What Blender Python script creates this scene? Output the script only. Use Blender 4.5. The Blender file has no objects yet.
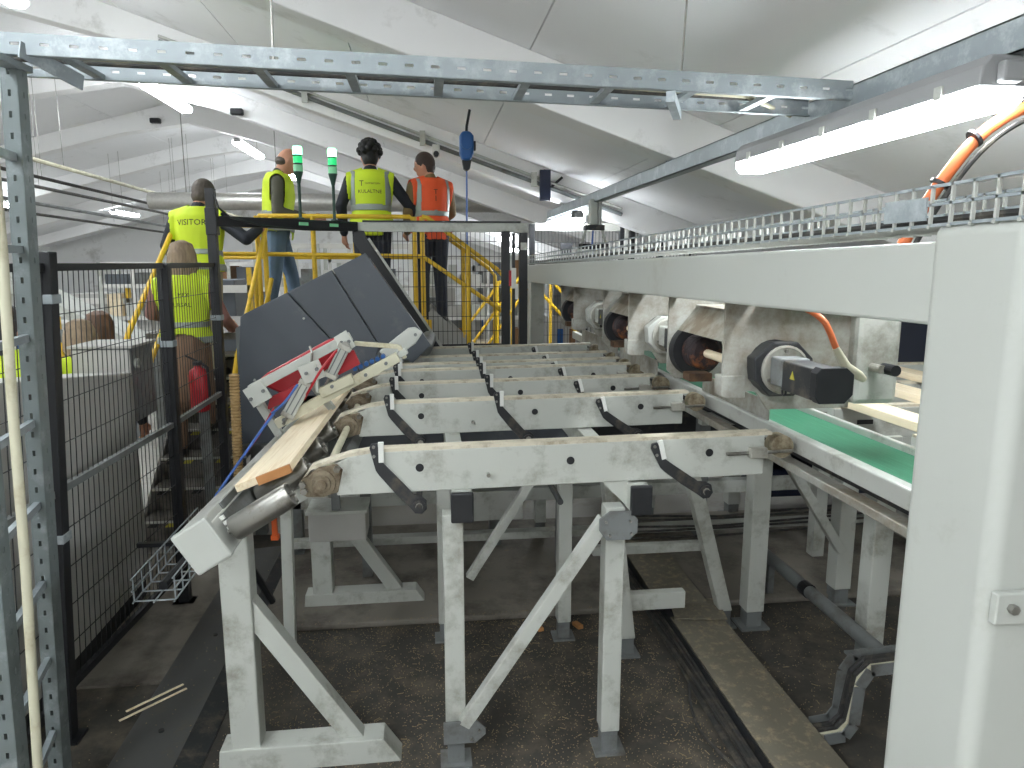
import bpy, bmesh, math, random
import numpy as np
from mathutils import Vector, Matrix, Euler
from mathutils.bvhtree import BVHTree
random.seed(7)
R = math.radians
sc = bpy.context.scene
COL = sc.collection

# ------------------------------------------------------------------ camera, world, exposure
cam_d = bpy.data.cameras.new('camera'); cam = bpy.data.objects.new('camera', cam_d); COL.objects.link(cam)
cam_d.sensor_width = 36.0; cam_d.lens = 24.96; cam_d.clip_start = 0.05; cam_d.clip_end = 200
cam.location = (0, 0, 2.0); cam.rotation_euler = (R(90 - 9.75), 0, R(-6.886))
sc.camera = cam
w = bpy.data.worlds.new('world'); sc.world = w; w.use_nodes = True
w.node_tree.nodes['Background'].inputs[0].default_value = (0.85, 0.9, 1.0, 1)
w.node_tree.nodes['Background'].inputs[1].default_value = 0.4
sc.view_settings.view_transform = 'Standard'; sc.view_settings.look = 'None'
sc.view_settings.gamma = 1.0; sc.view_settings.exposure = 0.4; sc.view_settings.use_curve_mapping = False
LAMP_E = 42.0          # emission of the tube lamps

# ------------------------------------------------------------------ materials
def lin(c):
    return tuple((v / 255 / 12.92) if v <= 10.3 else (((v / 255 + .055) / 1.055) ** 2.4) for v in c)
MAT = {}
def mat(name, rgb, rough=.5, metal=0., var=.12, scale=6., bump=0., dirt=None, dirt_amt=.0, dirt_scale=3., stretch=None, emit=0., alpha=None, coords='Object'):
    m = bpy.data.materials.new(name); m.use_nodes = True; MAT[name] = m
    nt = m.node_tree; N = nt.nodes; L = nt.links
    b = N['Principled BSDF']; c = lin(rgb)
    b.inputs['Roughness'].default_value = rough; b.inputs['Metallic'].default_value = metal
    tc = N.new('ShaderNodeTexCoord'); mp = N.new('ShaderNodeMapping')
    L.new(tc.outputs[coords], mp.inputs[0])
    if stretch: mp.inputs['Scale'].default_value = stretch
    nz = N.new('ShaderNodeTexNoise'); nz.inputs['Scale'].default_value = scale; nz.inputs['Detail'].default_value = 5
    L.new(mp.outputs[0], nz.inputs['Vector'])
    mx = N.new('ShaderNodeMix'); mx.data_type = 'RGBA'
    mx.inputs['A'].default_value = (*[v * (1 - var) for v in c], 1); mx.inputs['B'].default_value = (*[min(1, v * (1 + var)) for v in c], 1)
    L.new(nz.outputs['Fac'], mx.inputs['Factor']); out = mx.outputs['Result']
    if dirt is not None:
        n2 = N.new('ShaderNodeTexNoise'); n2.inputs['Scale'].default_value = dirt_scale; n2.inputs['Detail'].default_value = 8
        n2.inputs['Roughness'].default_value = .7
        L.new(mp.outputs[0], n2.inputs['Vector'])
        rp = N.new('ShaderNodeMapRange'); rp.inputs['From Min'].default_value = .62 - dirt_amt * .3; rp.inputs['From Max'].default_value = .78 - dirt_amt * .2
        L.new(n2.outputs['Fac'], rp.inputs['Value'])
        m2 = N.new('ShaderNodeMix'); m2.data_type = 'RGBA'; m2.inputs['B'].default_value = (*lin(dirt), 1)
        L.new(rp.outputs[0], m2.inputs['Factor']); L.new(out, m2.inputs['A']); out = m2.outputs['Result']
    L.new(out, b.inputs['Base Color'])
    if bump:
        bp = N.new('ShaderNodeBump'); bp.inputs['Strength'].default_value = bump; bp.inputs['Distance'].default_value = .01
        L.new(nz.outputs['Fac'], bp.inputs['Height']); L.new(bp.outputs[0], b.inputs['Normal'])
    if emit:
        b.inputs['Emission Color'].default_value = (*c, 1); b.inputs['Emission Strength'].default_value = emit
    return m
mat('grey', (184, 186, 178), .45, 0, .06, 5, .02, (128, 124, 110), .35, 4)
mat('grey_clean', (178, 180, 173), .38, 0, .03, 3, .0, (160, 158, 148), .12, 2.5)
mat('grey_grimy', (170, 170, 162), .5, 0, .12, 6, .04, (112, 100, 82), .75, 3.2)
mat('grey_dark', (112, 115, 114), .5, 0, .1, 6, .02, (80, 76, 68), .4, 5)
mat('housing', (80, 85, 91), .42, 0, .05, 5, .0, (104, 106, 106), .1, 4)
mat('galv', (146, 154, 157), .42, .3, .16, 14, .03, (184, 190, 192), .35, 9)
mat('galv_shaded', (116, 124, 124), .45, .3, .16, 14, .03, (150, 157, 158), .3, 9)  # galv darkened for the upright: its weaker light is put into the colour
mat('steel', (150, 148, 142), .3, .85, .12, 10, .02, (95, 86, 74), .3, 8)
mat('rail_steel', (176, 174, 164), .4, .45, .12, 12, .02, (112, 104, 90), .5, 6)
mat('alu', (186, 187, 180), .38, .15, .06, 8, 0, (140, 136, 124), .3, 7)
mat('black', (26, 27, 30), .45, 0, .1, 8)
mat('black_iron', (46, 47, 49), .42, .2, .25, 12, .05, (96, 88, 76), .3, 10)
mat('rubber', (30, 31, 34), .6, 0, .15, 20, .05)
mat('chain', (206, 198, 178), .6, 0, .12, 20, .05, (150, 138, 116), .4, 12)
mat('white_pad', (222, 222, 216), .5, 0, .05, 10)
mat('dusty_bearing', (136, 124, 104), .75, .2, .3, 30, .3, (82, 66, 46), .6, 18)
mat('dusty_beige', (168, 158, 134), .8, .1, .2, 12, .2, (96, 80, 58), .5, 8)
mat('brown_rust', (92, 66, 46), .8, .1, .35, 20, .3, (48, 36, 28), .6, 9)
mat('yellow', (228, 186, 44), .42, 0, .07, 8, 0, (170, 132, 40), .25, 6)
mat('red', (172, 28, 38), .4, 0, .1, 6)
mat('blue', (28, 84, 146), .4, 0, .1, 8)
mat('blue_hose', (62, 98, 166), .4, 0, .08, 8)
mat('orange_hose', (214, 112, 62), .5, 0, .1, 12, 0, (176, 128, 92), .3, 10)
mat('orange_paint', (214, 92, 34), .5, 0, .1, 8)
mat('tan_pipe', (194, 190, 166), .5, 0, .08, 10, 0, (160, 148, 118), .4, 7)
mat('tan_hose', (170, 140, 92), .6, 0, .15, 30)
mat('belt', (54, 118, 88), .55, 0, .14, 4, .02, (84, 150, 118), .35, 10, stretch=(26, .5, 1))
mat('wood', (236, 220, 190), .6, 0, .12, 9, .02, (214, 190, 150), .4, 3, stretch=(14, .6, 8))
mat('wood_end', (176, 122, 72), .7, 0, .15, 30, .05)
mat('wood_dark', (140, 104, 70), .75, 0, .25, 20, .1)
mat('ceiling', (240, 240, 241), .75, 0, .05, 1.3, .05, (206, 205, 203), .15, 1.4)
mat('rafter', (240, 239, 238), .75, 0, .05, 2, .05, (200, 198, 194), .15, 2)
mat('seam', (70, 68, 64), .9, 0, .2, 5)
mat('wall', (232, 232, 230), .8, 0, .06, 1.5, .03, (160, 156, 146), .25, 1)
mat('floor', (58, 55, 50), .8, 0, .35, 3.5, .25, (92, 85, 72), .55, 5)
mat('floor_hall', (158, 155, 148), .75, 0, .12, 2, .05, (120, 115, 106), .4, 1.5)
mat('concrete', (122, 116, 106), .8, 0, .2, 3, .1, (72, 66, 58), .5, 2.2)
mat('floor_steel', (88, 88, 86), .55, .3, .12, 4, .03, (98, 92, 80), .25, 7)
mat('duct_cover', (110, 104, 90), .7, .1, .14, 6, .05, (150, 138, 112), .4, 26)
mat('sawdust', (150, 132, 100), .9, 0, .3, 40)
mat('cable', (48, 47, 46), .6, 0, .25, 20, 0, (92, 86, 74), .5, 14)
mat('cabinet', (178, 176, 170), .5, 0, .05, 3, 0, (150, 146, 138), .2, 2)
mat('step_metal', (104, 100, 94), .55, .3, .2, 10, .08, (66, 62, 56), .5, 6)
mat('skin', (196, 142, 116), .5, 0, .06, 10)
mat('vest_yellow', (204, 226, 40), .65, 0, .07, 9, .15)
mat('vest_orange', (240, 92, 44), .65, 0, .07, 9, .15)
mat('reflective', (150, 158, 152), .4, .2, .06, 20)
mat('print_black', (40, 48, 40), .7, 0, .1, 20)
mat('jacket_navy', (30, 33, 42), .75, 0, .15, 12, .2)
mat('jacket_olive', (84, 82, 70), .75, 0, .15, 12, .2)
mat('jacket_khaki', (122, 102, 66), .75, 0, .15, 12, .2)
mat('jacket_pink', (150, 110, 104), .75, 0, .15, 12, .2)
mat('jeans', (96, 118, 140), .8, 0, .2, 14, .2)
mat('trouser_dark', (34, 38, 50), .8, 0, .15, 12, .2)
mat('trouser_beige', (150, 142, 116), .8, 0, .12, 12, .2)
mat('coat_brown', (140, 112, 90), .8, 0, .12, 12, .2)
mat('shoe', (28, 27, 27), .5, 0, .1, 10)
mat('hair_black', (20, 18, 18), .6, 0, .3, 60, .4)
mat('hair_brown', (58, 44, 36), .6, 0, .3, 60, .4)
mat('hair_grey', (84, 74, 66), .6, 0, .3, 60, .4)
mat('hair_blond', (142, 122, 98), .6, 0, .6, 45, .6, stretch=(1, 1, .05))
mat('hair_auburn', (96, 70, 52), .6, 0, .5, 45, .5, stretch=(1, 1, .05))
mat('lamp_body', (150, 150, 150), .5, 0, .05, 10)
mat('lamp_on', (243, 250, 255), .3, 0, 0, 5, emit=LAMP_E)
mat('green_on', (120, 255, 170), .3, 0, 0, 5, emit=9.0)
mat('green_lens', (40, 190, 110), .25, 0, .05, 5, emit=.8)
mat('clear_lens', (140, 215, 165), .25, 0, .05, 5)
mat('dark_green', (22, 58, 44), .4, 0, .1, 8)
mat('hazard_black', (30, 30, 30), .6); mat('hazard_yellow', (178, 168, 60), .6)
mat('duct_silver', (186, 184, 178), .35, .6, .2, 20, .2)
mat('bristle', (44, 34, 36), .8, 0, .6, 40, .6, (150, 88, 44), .35, 9)
mat('navy_screen', (28, 34, 52), .3)
mat('pallet_white', (214, 212, 206), .6, 0, .1, 5)

# ------------------------------------------------------------------ mesh builder
class MB:
    def __init__(s): s.v = []; s.f = []
    def add(s, vs, fs):
        o = len(s.v); s.v += [tuple(v) for v in vs]; s.f += [tuple(i + o for i in f) for f in fs]; return s
    def hexa(s, p):   # 8 points: bottom ring 0-3, top ring 4-7
        return s.add(p, [(3, 2, 1, 0), (4, 5, 6, 7), (0, 1, 5, 4), (1, 2, 6, 5), (2, 3, 7, 6), (3, 0, 4, 7)])
    def box(s, x0, x1, y0, y1, z0, z1):
        return s.hexa([(x0, y0, z0), (x1, y0, z0), (x1, y1, z0), (x0, y1, z0), (x0, y0, z1), (x1, y0, z1), (x1, y1, z1), (x0, y1, z1)])
    def bar(s, p, q, a, b, up=(0, 0, 1)):   # rectangular bar; a across, b along 'up'
        p = Vector(p); q = Vector(q); d = (q - p).normalized(); u = Vector(up)
        if abs(d.dot(u)) > .98: u = Vector((0, 1, 0))
        r = d.cross(u).normalized(); u = r.cross(d).normalized(); r = r * a / 2; u = u * b / 2
        return s.hexa([p - r - u, p + r - u, p + r + u, p - r + u, q - r - u, q + r - u, q + r + u, q - r + u])
    def rings(s, rs, cap=True):
        n = len(rs[0]); o = len(s.v)
        for r in rs: s.v += [tuple(p) for p in r]
        for i in range(len(rs) - 1):
            for k in range(n):
                a = o + i * n + k; b = o + i * n + (k + 1) % n
                s.f.append((a, b, b + n, a + n))
        if cap:
            s.f.append(tuple(o + k for k in reversed(range(n)))); s.f.append(tuple(o + (len(rs) - 1) * n + k for k in range(n)))
        return s
    def tube(s, pts, r, n=8):
        pts = [Vector(p) for p in pts]; rs = []
        rad = r if isinstance(r, (list, tuple)) else [r] * len(pts)
        u0 = None
        for i, p in enumerate(pts):
            d = (pts[min(i + 1, len(pts) - 1)] - pts[max(i - 1, 0)]).normalized()
            if u0 is None:
                u0 = Vector((0, 0, 1)) if abs(d.z) < .9 else Vector((0, 1, 0))
            x = d.cross(u0).normalized(); y = x.cross(d).normalized(); u0 = y
            rs.append([p + (x * math.cos(t) + y * math.sin(t)) * rad[i] for t in [2 * math.pi * k / n for k in range(n)]])
        return s.rings(rs)
    def cyl(s, p, q, r, n=16, r2=None): return s.tube([p, q], [r, r if r2 is None else r2], n)
    def lathe(s, p, axis, prof, n=24):      # prof: (distance along the axis, radius)
        p = Vector(p); d = Vector(axis).normalized(); u = Vector((0, 0, 1)) if abs(d.z) < .9 else Vector((0, 1, 0))
        x = d.cross(u).normalized(); y = x.cross(d)
        return s.rings([[p + d * t + (x * math.cos(a) + y * math.sin(a)) * max(r, 1e-4) for a in [2 * math.pi * k / n for k in range(n)]] for t, r in prof])
    def prism(s, poly, plane, a, b):        # polygon in 'xz', 'xy' or 'yz', extruded over the third axis from a to b
        def P(u, v, t): return {'xz': (u, t, v), 'xy': (u, v, t), 'yz': (t, u, v)}[plane]
        return s.rings([[P(u, v, a) for u, v in poly], [P(u, v, b) for u, v in poly]])
    def ell(s, c, r, n=14, m=9, rot=None):
        c = Vector(c); rs = []
        for i in range(m + 1):
            ph = -math.pi / 2 + math.pi * min(max(i / m, .015), .985)
            ring = []
            for k in range(n):
                t = 2 * math.pi * k / n
                p = Vector((r[0] * math.cos(ph) * math.cos(t), r[1] * math.cos(ph) * math.sin(t), r[2] * math.sin(ph)))
                ring.append(c + (rot @ p if rot else p))
            rs.append(ring)
        return s.rings(rs)
    def mesh(s, name, off=(0, 0, 0)):
        me = bpy.data.meshes.new(name); o = Vector(off)
        me.from_pydata([tuple(Vector(v) - o) for v in s.v], [], s.f); me.update()
        bm = bmesh.new(); bm.from_mesh(me); bmesh.ops.recalc_face_normals(bm, faces=bm.faces); bm.to_mesh(me); bm.free()
        return me
    def build(s, name, m, parent=None, bev=0., smooth=False, loc=None):
        wl = Vector((0, 0, 0))
        if parent is not None: wl = WLOC[parent.name]
        o0 = Vector(loc) if loc is not None else wl
        me = s.mesh(name, o0); me.materials.append(MAT[m])
        if smooth:
            try: me.shade_smooth()
            except Exception: pass
            me.set_sharp_from_angle(angle=R(40))
        o = bpy.data.objects.new(name, me); COL.objects.link(o)
        o.location = o0 - wl
        if parent is not None: o.parent = parent
        WLOC[o.name] = o0
        if bev:
            b = o.modifiers.new('bevel', 'BEVEL'); b.width = bev; b.segments = 2; b.limit_method = 'ANGLE'; b.angle_limit = R(50)
        return o
WLOC = {}
def smooth_path(pts, it=2):
    p = [Vector(q) for q in pts]
    for _ in range(it):
        q = [p[0]]
        for a, b in zip(p[:-1], p[1:]): q += [a.lerp(b, .25), a.lerp(b, .75)]
        p = q + [p[-1]]
    return p

def thing(name, label, cat, loc, group=None):
    o = bpy.data.objects.new(name, None); COL.objects.link(o); o.location = loc; o.empty_display_size = .1
    WLOC[o.name] = Vector(loc); return tag(o, label, cat, group)
def tag(o, label, cat, group=None, kind=None):
    o['label'] = label; o['category'] = cat
    if group: o['group'] = group
    if kind: o['kind'] = kind
    return o
def struct(o, label=None, cat=None):
    o['kind'] = 'structure'
    if label: o['label'] = label
    if cat: o['category'] = cat
    return o
def dup(o, parent, off):      # a copy of one part at an offset, sharing its mesh
    c = o.copy(); COL.objects.link(c); c.parent = parent; c.location = Vector(o.location) + Vector(off)
    WLOC[c.name] = WLOC[o.name] + Vector(off)
    for ch in o.children:
        d = ch.copy(); COL.objects.link(d); d.parent = c; WLOC[d.name] = WLOC[ch.name] + Vector(off)
    return c
def arc(c, r, a0, a1, n, plane='xz', y=0):
    return [(c[0] + r * math.cos(R(a0 + (a1 - a0) * i / n)), c[1] + r * math.sin(R(a0 + (a1 - a0) * i / n))) for i in range(n + 1)]

# ------------------------------------------------------------------ the hall: floor, ceiling, walls
YN, YF = -5.0, 27.0; XL, XR = -13.0, 5.2
RX, RZ = -4.2, 4.9
def roofz(x): return RZ - .34 * (x - RX) if x > RX else RZ + .27 * (x - RX)
fl = MB().box(XL, XR, YN, YF, -.1, -.004).build('floor', 'floor_hall'); struct(fl, 'worn grey concrete floor of the hall', 'floor')
struct(MB().box(-1.75, 3.4, 1.2, 5.2, -.02, 0).build('floor_pit', 'floor'), 'dark dusty floor strewn with sawdust under the conveyor', 'floor')
struct(MB().box(-.95, 3.4, 3.72, 5.2, 0, .035).build('floor_slab', 'concrete', bev=.01), 'lighter concrete slab step under the conveyor', 'floor')
struct(MB().box(-2.05, -1.05, 3.3, 4.9, 0, .012).build('floor_patch', 'concrete'), 'pale worn concrete patch beside the fence', 'floor')
struct(MB().box(XL - .1, XL, YN, YF, 0, roofz(XL)).build('wall_left', 'wall'))
struct(MB().box(XR, XR + .1, YN, YF, 0, roofz(XR) + .05).build('wall_right', 'wall'))
gab = [(XL, 0), (XR, 0), (XR, roofz(XR)), (RX, RZ), (XL, roofz(XL))]
struct(MB().prism(gab, 'xz', YF, YF + .1).build('wall_back', 'wall'))
struct(MB().prism(gab, 'xz', YN - .1, YN).build('wall_front', 'wall'))
ceil = MB().prism([(XL, roofz(XL) + .04), (RX, RZ + .04), (XR, roofz(XR) + .04), (XR, roofz(XR) + .14), (RX, RZ + .14), (XL, roofz(XL) + .14)], 'xz', YN, YF).build('ceiling', 'seam')
struct(ceil, 'white panelled gable ceiling over the sawmill hall', 'ceiling')
RAF = [-2.4, 1.1, 4.6, 8.1, 11.2, 14.2, 17.5, 21.0, 24.4]
edges = [YN] + RAF + [YF]
xsr = [RX] + [1.85 + 1.2 * k for k in range(-5, 3)] + [XR]
xsl = [XL] + [RX - 1.3 * k for k in range(6, 0, -1)] + [RX]
def panel(x0, x1, y0, y1):
    g = .004; m = MB(); a, b = x0 + g, x1 - g
    m.hexa([(a, y0 + g, roofz(a)), (b, y0 + g, roofz(b)), (b, y1 - g, roofz(b)), (a, y1 - g, roofz(a)), (a, y0 + g, roofz(a) + .035), (b, y0 + g, roofz(b) + .035), (b, y1 - g, roofz(b) + .035), (a, y1 - g, roofz(a) + .035)])
    return m.build('ceiling_panel', 'ceiling', ceil)
for i in range(len(edges) - 1):
    for xs in (xsr, xsl):
        for k in range(len(xs) - 1):
            if xs[k + 1] - xs[k] > .1:
                a, b = xs[k], xs[k + 1]
                if b <= RX: b -= .0
                panel(a + (1e-3 if a == RX else 0), b - (1e-3 if b == RX else 0), edges[i], edges[i + 1])
for i, y in enumerate(RAF):
    d = .3; ww = .13
    m = MB().prism([(XL, roofz(XL)), (RX, RZ), (XR, roofz(XR)), (XR, roofz(XR) - d), (RX + 1.2, roofz(RX + 1.2) - d), (RX, RZ - d - .12), (RX - 1.2, roofz(RX - 1.2) - d), (XL, roofz(XL) - d)], 'xz', y - ww, y + ww)
    o = struct(m.build('trim_%d' % (i + 1), 'rafter', bev=.01))
    o['label'] = 'white painted roof rafter, number %d from the camera end' % (i + 1) if False else 'white painted roof rafter spanning the hall'
    o['category'] = 'rafter'; o['group'] = 'roof rafters'

# ------------------------------------------------------------------ lamps
def tube_lamp(x, y0, y1, z, label, wd=.13, hang=None, group='tube lamps under the roof', wrap=True):
    t = thing('tube_lamp', label, 'lamp', (x, (y0 + y1) / 2, z), group)
    prof = [(x - wd / 2, z + .0), (x + wd / 2, z + .0), (x + wd / 2 - .008, z + .05), (x + wd / 2 - .03, z + .08), (x - wd / 2 + .03, z + .08), (x - wd / 2 + .008, z + .05)]
    MB().prism(prof, 'xz', y0, y1).build('housing', 'lamp_body', t, bev=.006)
    d = [(x - wd / 2 + .002, z), (x - wd / 2 + .004, z - .03), (x - wd / 2 + .025, z - .05), (x + wd / 2 - .025, z - .05), (x + wd / 2 - .004, z - .03), (x + wd / 2 - .002, z)]
    if wrap:    # fully rounded diffuser that also throws light sideways and up
        d = [(x - wd / 2 - .012, z + .035), (x - wd / 2 - .016, z - .02), (x - wd / 2 + .02, z - .05), (x + wd / 2 - .02, z - .05), (x + wd / 2 + .016, z - .02), (x + wd / 2 + .012, z + .035)]
    MB().prism(d, 'xz', y0 + .02, y1 - .02).build('diffuser', 'lamp_on', t)
    for s in (-1, 1):
        yy = y0 if s < 0 else y1
        MB().box(x - .03, x + .03, min(yy, yy + s * .03), max(yy, yy + s * .03), z + .005, z + .06).build('end_cap', 'lamp_body', t, bev=.008)
    n = 5
    c0 = None
    for k in range(n):
        yc = y0 + (y1 - y0) * (k + .5) / n
        for s in (-1, 1):
            if c0 is None:
                c0 = MB().box(x + s * wd / 2 - .004, x + s * wd / 2 + .004, yc - .015, yc + .015, z - .006, z + .03).build('clip', 'alu', t); cx, cy = s, yc
            else: dup(c0, t, ((s - cx) * wd / 2, yc - cy, 0))
    if hang:
        for yy in (y0 + .25, y1 - .25): MB().cyl((x, yy, z + .07), (x, yy, hang), .004, 6).build('hanger', 'steel', t)
    return t
tube_lamp(1.52, 1.80, 3.3, 2.455, 'large bright tube lamp under the steel channel at upper right', .15, 2.52, wrap=False)
spec = [(5.5, 7.05, 'tube lamp in the ridge row at the upper left corner'), (9.89, 11.44, 'second tube lamp in the ridge row, above the fence'), (14.3, 16.2, 'third tube lamp in the ridge row, left of the stack lights'), (18.6, 20.2, 'farthest tube lamp in the ridge row'),
        (1.0, 2.6, 'tube lamp in the ridge row left of the viewer'), (-3.0, -1.4, 'tube lamp in the ridge row behind the viewer')]
for a, b, lb in spec: tube_lamp(-3.43, a, b, 4.2, lb, .15, roofz(-3.43))
for x, y, lb in ((-.9, -2.2, 'over the walkway'), (-2.1, -.4, 'left of the walkway'), (-2.1, -3.0, 'farther back on the left'), (-.2, -4.6, 'far back over the walkway')):
    tube_lamp(x, y, y + 1.6, roofz(x) - .4, 'added fill tube lamp behind the viewer, ' + lb, .15, roofz(x))  # unseen fill lamps, added to brighten the machines from the camera side
for y, lb in ((1.0, 'beside the viewer'), (4.0, 'out of view by the fence'), (7.0, 'beyond the fence'), (10.0, 'nearest the far hall')): tube_lamp(-8.2, y, y + 1.6, 3.2, 'added fill tube lamp on the left roof slope, ' + lb, .15, roofz(-8.2))  # unseen row, added as extra light for the hall
tube_lamp(1.62, 7.6, 9.1, 2.46, 'tube lamp at the far end of the steel channel, behind the cylinder', .15, 2.6)
for x, y, z, lb in ((-9.2, 16.5, 3.25, 'short tube lamp low at the left edge'), (-8.4, 21.0, 3.35, 'short tube lamp above the left fence panel'), (1.9, 16.5, 2.55, 'tube lamp beyond the orange vested man'), (2.6, 20, 2.35, 'far tube lamp behind the yellow stair rail'), (-1.6, 21, 3.6, 'far tube lamp between the two stack lights')):
    tube_lamp(x, y, y + 1.6, z, lb, .15, roofz(x))

# ------------------------------------------------------------------ chain transfer conveyor
conv = thing('transfer_conveyor', 'light grey chain transfer conveyor of parallel beams on tall legs', 'conveyor', (.5, 2.6, 0))
BY = [2.6, 3.5, 4.05, 4.55, 4.82, 5.18, 5.72]
def zt(x): return 1.322 + .0137 * (x + .19)
beam0 = None
BX1 = 1.31
def top_path():
    return [(-.47, 1.205), (-.43, 1.262), (-.37, 1.284), (-.29, 1.308), (-.19, zt(-.19))] + [(x, zt(x)) for x in (.1, .5, .9, 1.25, 1.34)]
for i, y in enumerate(BY):
    if beam0 is None:
        pl = [(-.34, 1.150), (BX1, 1.172), (BX1, zt(BX1) - .012), (-.19, zt(-.19) - .012), (-.29, 1.296), (-.345, 1.27)]
        beam0 = MB().prism(pl, 'xz', y - .03, y + .03).build('beam', 'grey', conv, bev=.004)
        tp = top_path(); m = MB()
        lo = [(x, z - .012) for x, z in tp]
        m.rings([[(a[0], y - .028, a[1]), (a[0], y + .028, a[1]), (b[0], y + .028, b[1]), (b[0], y - .028, b[1])] for a, b in zip(tp, lo)])
        m.build('chain_strip', 'chain', beam0)
        for x, z in ((-.035, 1.247), (.535, 1.255), (1.085, 1.268)):
            MB().cyl((x, y - .0315, z), (x, y - .029, z), .0155, 18).build('hole', 'black', beam0)
        for x, z in ((.22, 1.212),):
            MB().cyl((x, y - .048, z), (x, y - .028, z), .008, 8).build('bolt', 'steel', beam0)
        # take-up at the right end: rod, block, idler
        MB().cyl((1.15, y - .042, 1.262), (1.42, y - .042, 1.268), .007, 8).build('tension_rod', 'steel', beam0)
        MB().box(1.24, 1.31, y - .062, y - .03, 1.245, 1.287).build('tension_block', 'rail_steel', beam0, bev=.004)
        MB().lathe((1.385, y - .03, 1.282), (0, 1, 0), [(0, .012), (0, .046), (.06, .046), (.06, .012)], 20).build('idler', 'dusty_beige', beam0, smooth=True)
        # left end flange bearing
        MB().lathe((-.392, y - .034, 1.203), (0, -1, 0), [(0, .052), (.012, .05), (.014, .036), (.024, .034), (.024, .022), (.04, .02)], 22).build('bearing', 'dusty_bearing', beam0, smooth=True)
        pf = MB().prism([(-.472, 1.165), (-.445, 1.15), (-.39, 1.15), (-.335, 1.165), (-.315, 1.25), (-.335, 1.272), (-.4, 1.262), (-.46, 1.22)], 'xz', y - .036, y - .029).build('bearing_plate', 'dusty_bearing', beam0, bev=.002)
        for bx_, bz_ in ((-.335, 1.255), (-.455, 1.175), (-.46, 1.2)):
            MB().cyl((bx_, y - .05, bz_), (bx_, y - .034, bz_), .013, 6).build('flange_bolt', 'steel', beam0)
    else: dup(beam0, conv, (0, y - BY[0], 0))
# drive shaft through the left bearings and the pivot shafts of the stop arms
MB().cyl((-.392, 2.57, 1.203), (-.392, 5.75, 1.203), .016, 14).build('drive_shaft', 'tan_pipe', conv, smooth=True)
for x in (-.04, .49): MB().cyl((x, 2.53, 1.105), (x, 5.72, 1.105), .012, 10).build('pivot_shaft', 'black_iron', conv)
MB().cyl((1.07, 2.53, 1.118), (1.07, 5.72, 1.118), .012, 10).build('pivot_shaft', 'black_iron', conv)
# stop arms
def arm_mesh(y):
    pl = [(-.195, 1.245), (-.215, 1.33), (-.208, 1.347), (-.186, 1.347), (-.182, 1.33), (-.18, 1.295), (-.168, 1.272), (-.06, 1.15), (-.03, 1.14), (-.012, 1.122), (-.012, 1.09), (-.03, 1.072), (-.055, 1.075), (-.075, 1.10), (-.13, 1.16), (-.183, 1.226)]
    return MB().prism(pl, 'xz', y - .047, y - .035)
arm0 = arm_mesh(2.6).build('stop_arm', 'black_iron', conv, bev=.002)
MB().box(-.184, -.164, 2.552, 2.566, 1.275, 1.352).build('pad', 'white_pad', arm0, bev=.002)
MB().cyl((-.04, 2.545, 1.105), (-.04, 2.56, 1.105), .024, 16).build('hub', 'black_iron', arm0, smooth=True)
MB().cyl((-.04, 2.538, 1.105), (-.04, 2.55, 1.105), .014, 8).build('nut', 'rail_steel', arm0)
for z in (1.335, 1.3): MB().cyl((-.2, 2.548, z), (-.2, 2.556, z), .006, 8).build('screw', 'steel', arm0)
for i, y in enumerate(BY):
    if i: dup(arm0, conv, (0, y - 2.6, .012))
    if i: dup(arm0, conv, (.54, y - 2.6, .015))
    # lowered arms toward the belt side, leaning lower
    a = dup(arm0, conv, (1.055, y - 2.6, -.045)); 
    a.location = Vector(arm0.location) + Vector((0, y - 2.6, 0))
    # rotate the copy about its pivot: build the offset by matrix
    piv = Vector((-.04, 0, 1.105)) - WLOC[conv.name]
    ang = R(-24)
    off = Vector(arm0.location)
    M_ = Matrix.Translation(Vector((1.11, y - 2.6, .014))) @ Matrix.Translation(Vector((-.04 - WLOC[conv.name].x, 0, 1.105))) @ Matrix.Rotation(R(-14), 4, 'Y') @ Matrix.Translation(-Vector((-.04 - WLOC[conv.name].x, 0, 1.105)))
    a.matrix_local = M_
# carrying tubes with black end caps
for x in (.118, .797):
    tb = MB().box(x - .038, x + .038, 2.515, 5.85, 1.058, 1.158).build('carrying_tube', 'grey', conv, bev=.004)
    MB().box(x - .042, x + .042, 2.495, 2.517, 1.05, 1.166).build('end_cap', 'black', tb, bev=.006)
def leg(x, y, zt_, wd=.078, dx=0, dy=0, parent=None, foot=True, z0=0.):
    parent = parent or conv
    b = MB().hexa([(x + dx - wd / 2, y + dy - wd / 2, z0 + .1), (x + dx + wd / 2, y + dy - wd / 2, z0 + .1), (x + dx + wd / 2, y + dy + wd / 2, z0 + .1), (x + dx - wd / 2, y + dy + wd / 2, z0 + .1),
                   (x - wd / 2, y - wd / 2, zt_), (x + wd / 2, y - wd / 2, zt_), (x + wd / 2, y + wd / 2, zt_), (x - wd / 2, y + wd / 2, zt_)]).build('leg', 'grey', parent, bev=.005)
    if foot:
        f = MB().box(x + dx - wd * .42, x + dx + wd * .42, y + dy - wd * .42, y + dy + wd * .42, z0 + .0, z0 + .13)
        f.box(x + dx - wd * .8, x + dx + wd * .8, y + dy - wd * .7, y + dy + wd * .7, z0, z0 + .012)
        f.build('foot', 'grey_dark', b)
    return b
leg(.085, 2.6, 1.06); leg(.715, 2.6, 1.06); leg(.70, 3.5, 1.045, .072, z0=0); leg(.07, 3.56, 1.045, .072)
leg(.87, 3.3, 1.045, .08, dx=.12); leg(.118, 4.9, 1.045, .08, z0=.03); leg(.797, 4.9, 1.045, .08, z0=.03)
leg(1.25, 3.3, 1.14, .075, dx=.36, dy=.22)
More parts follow.
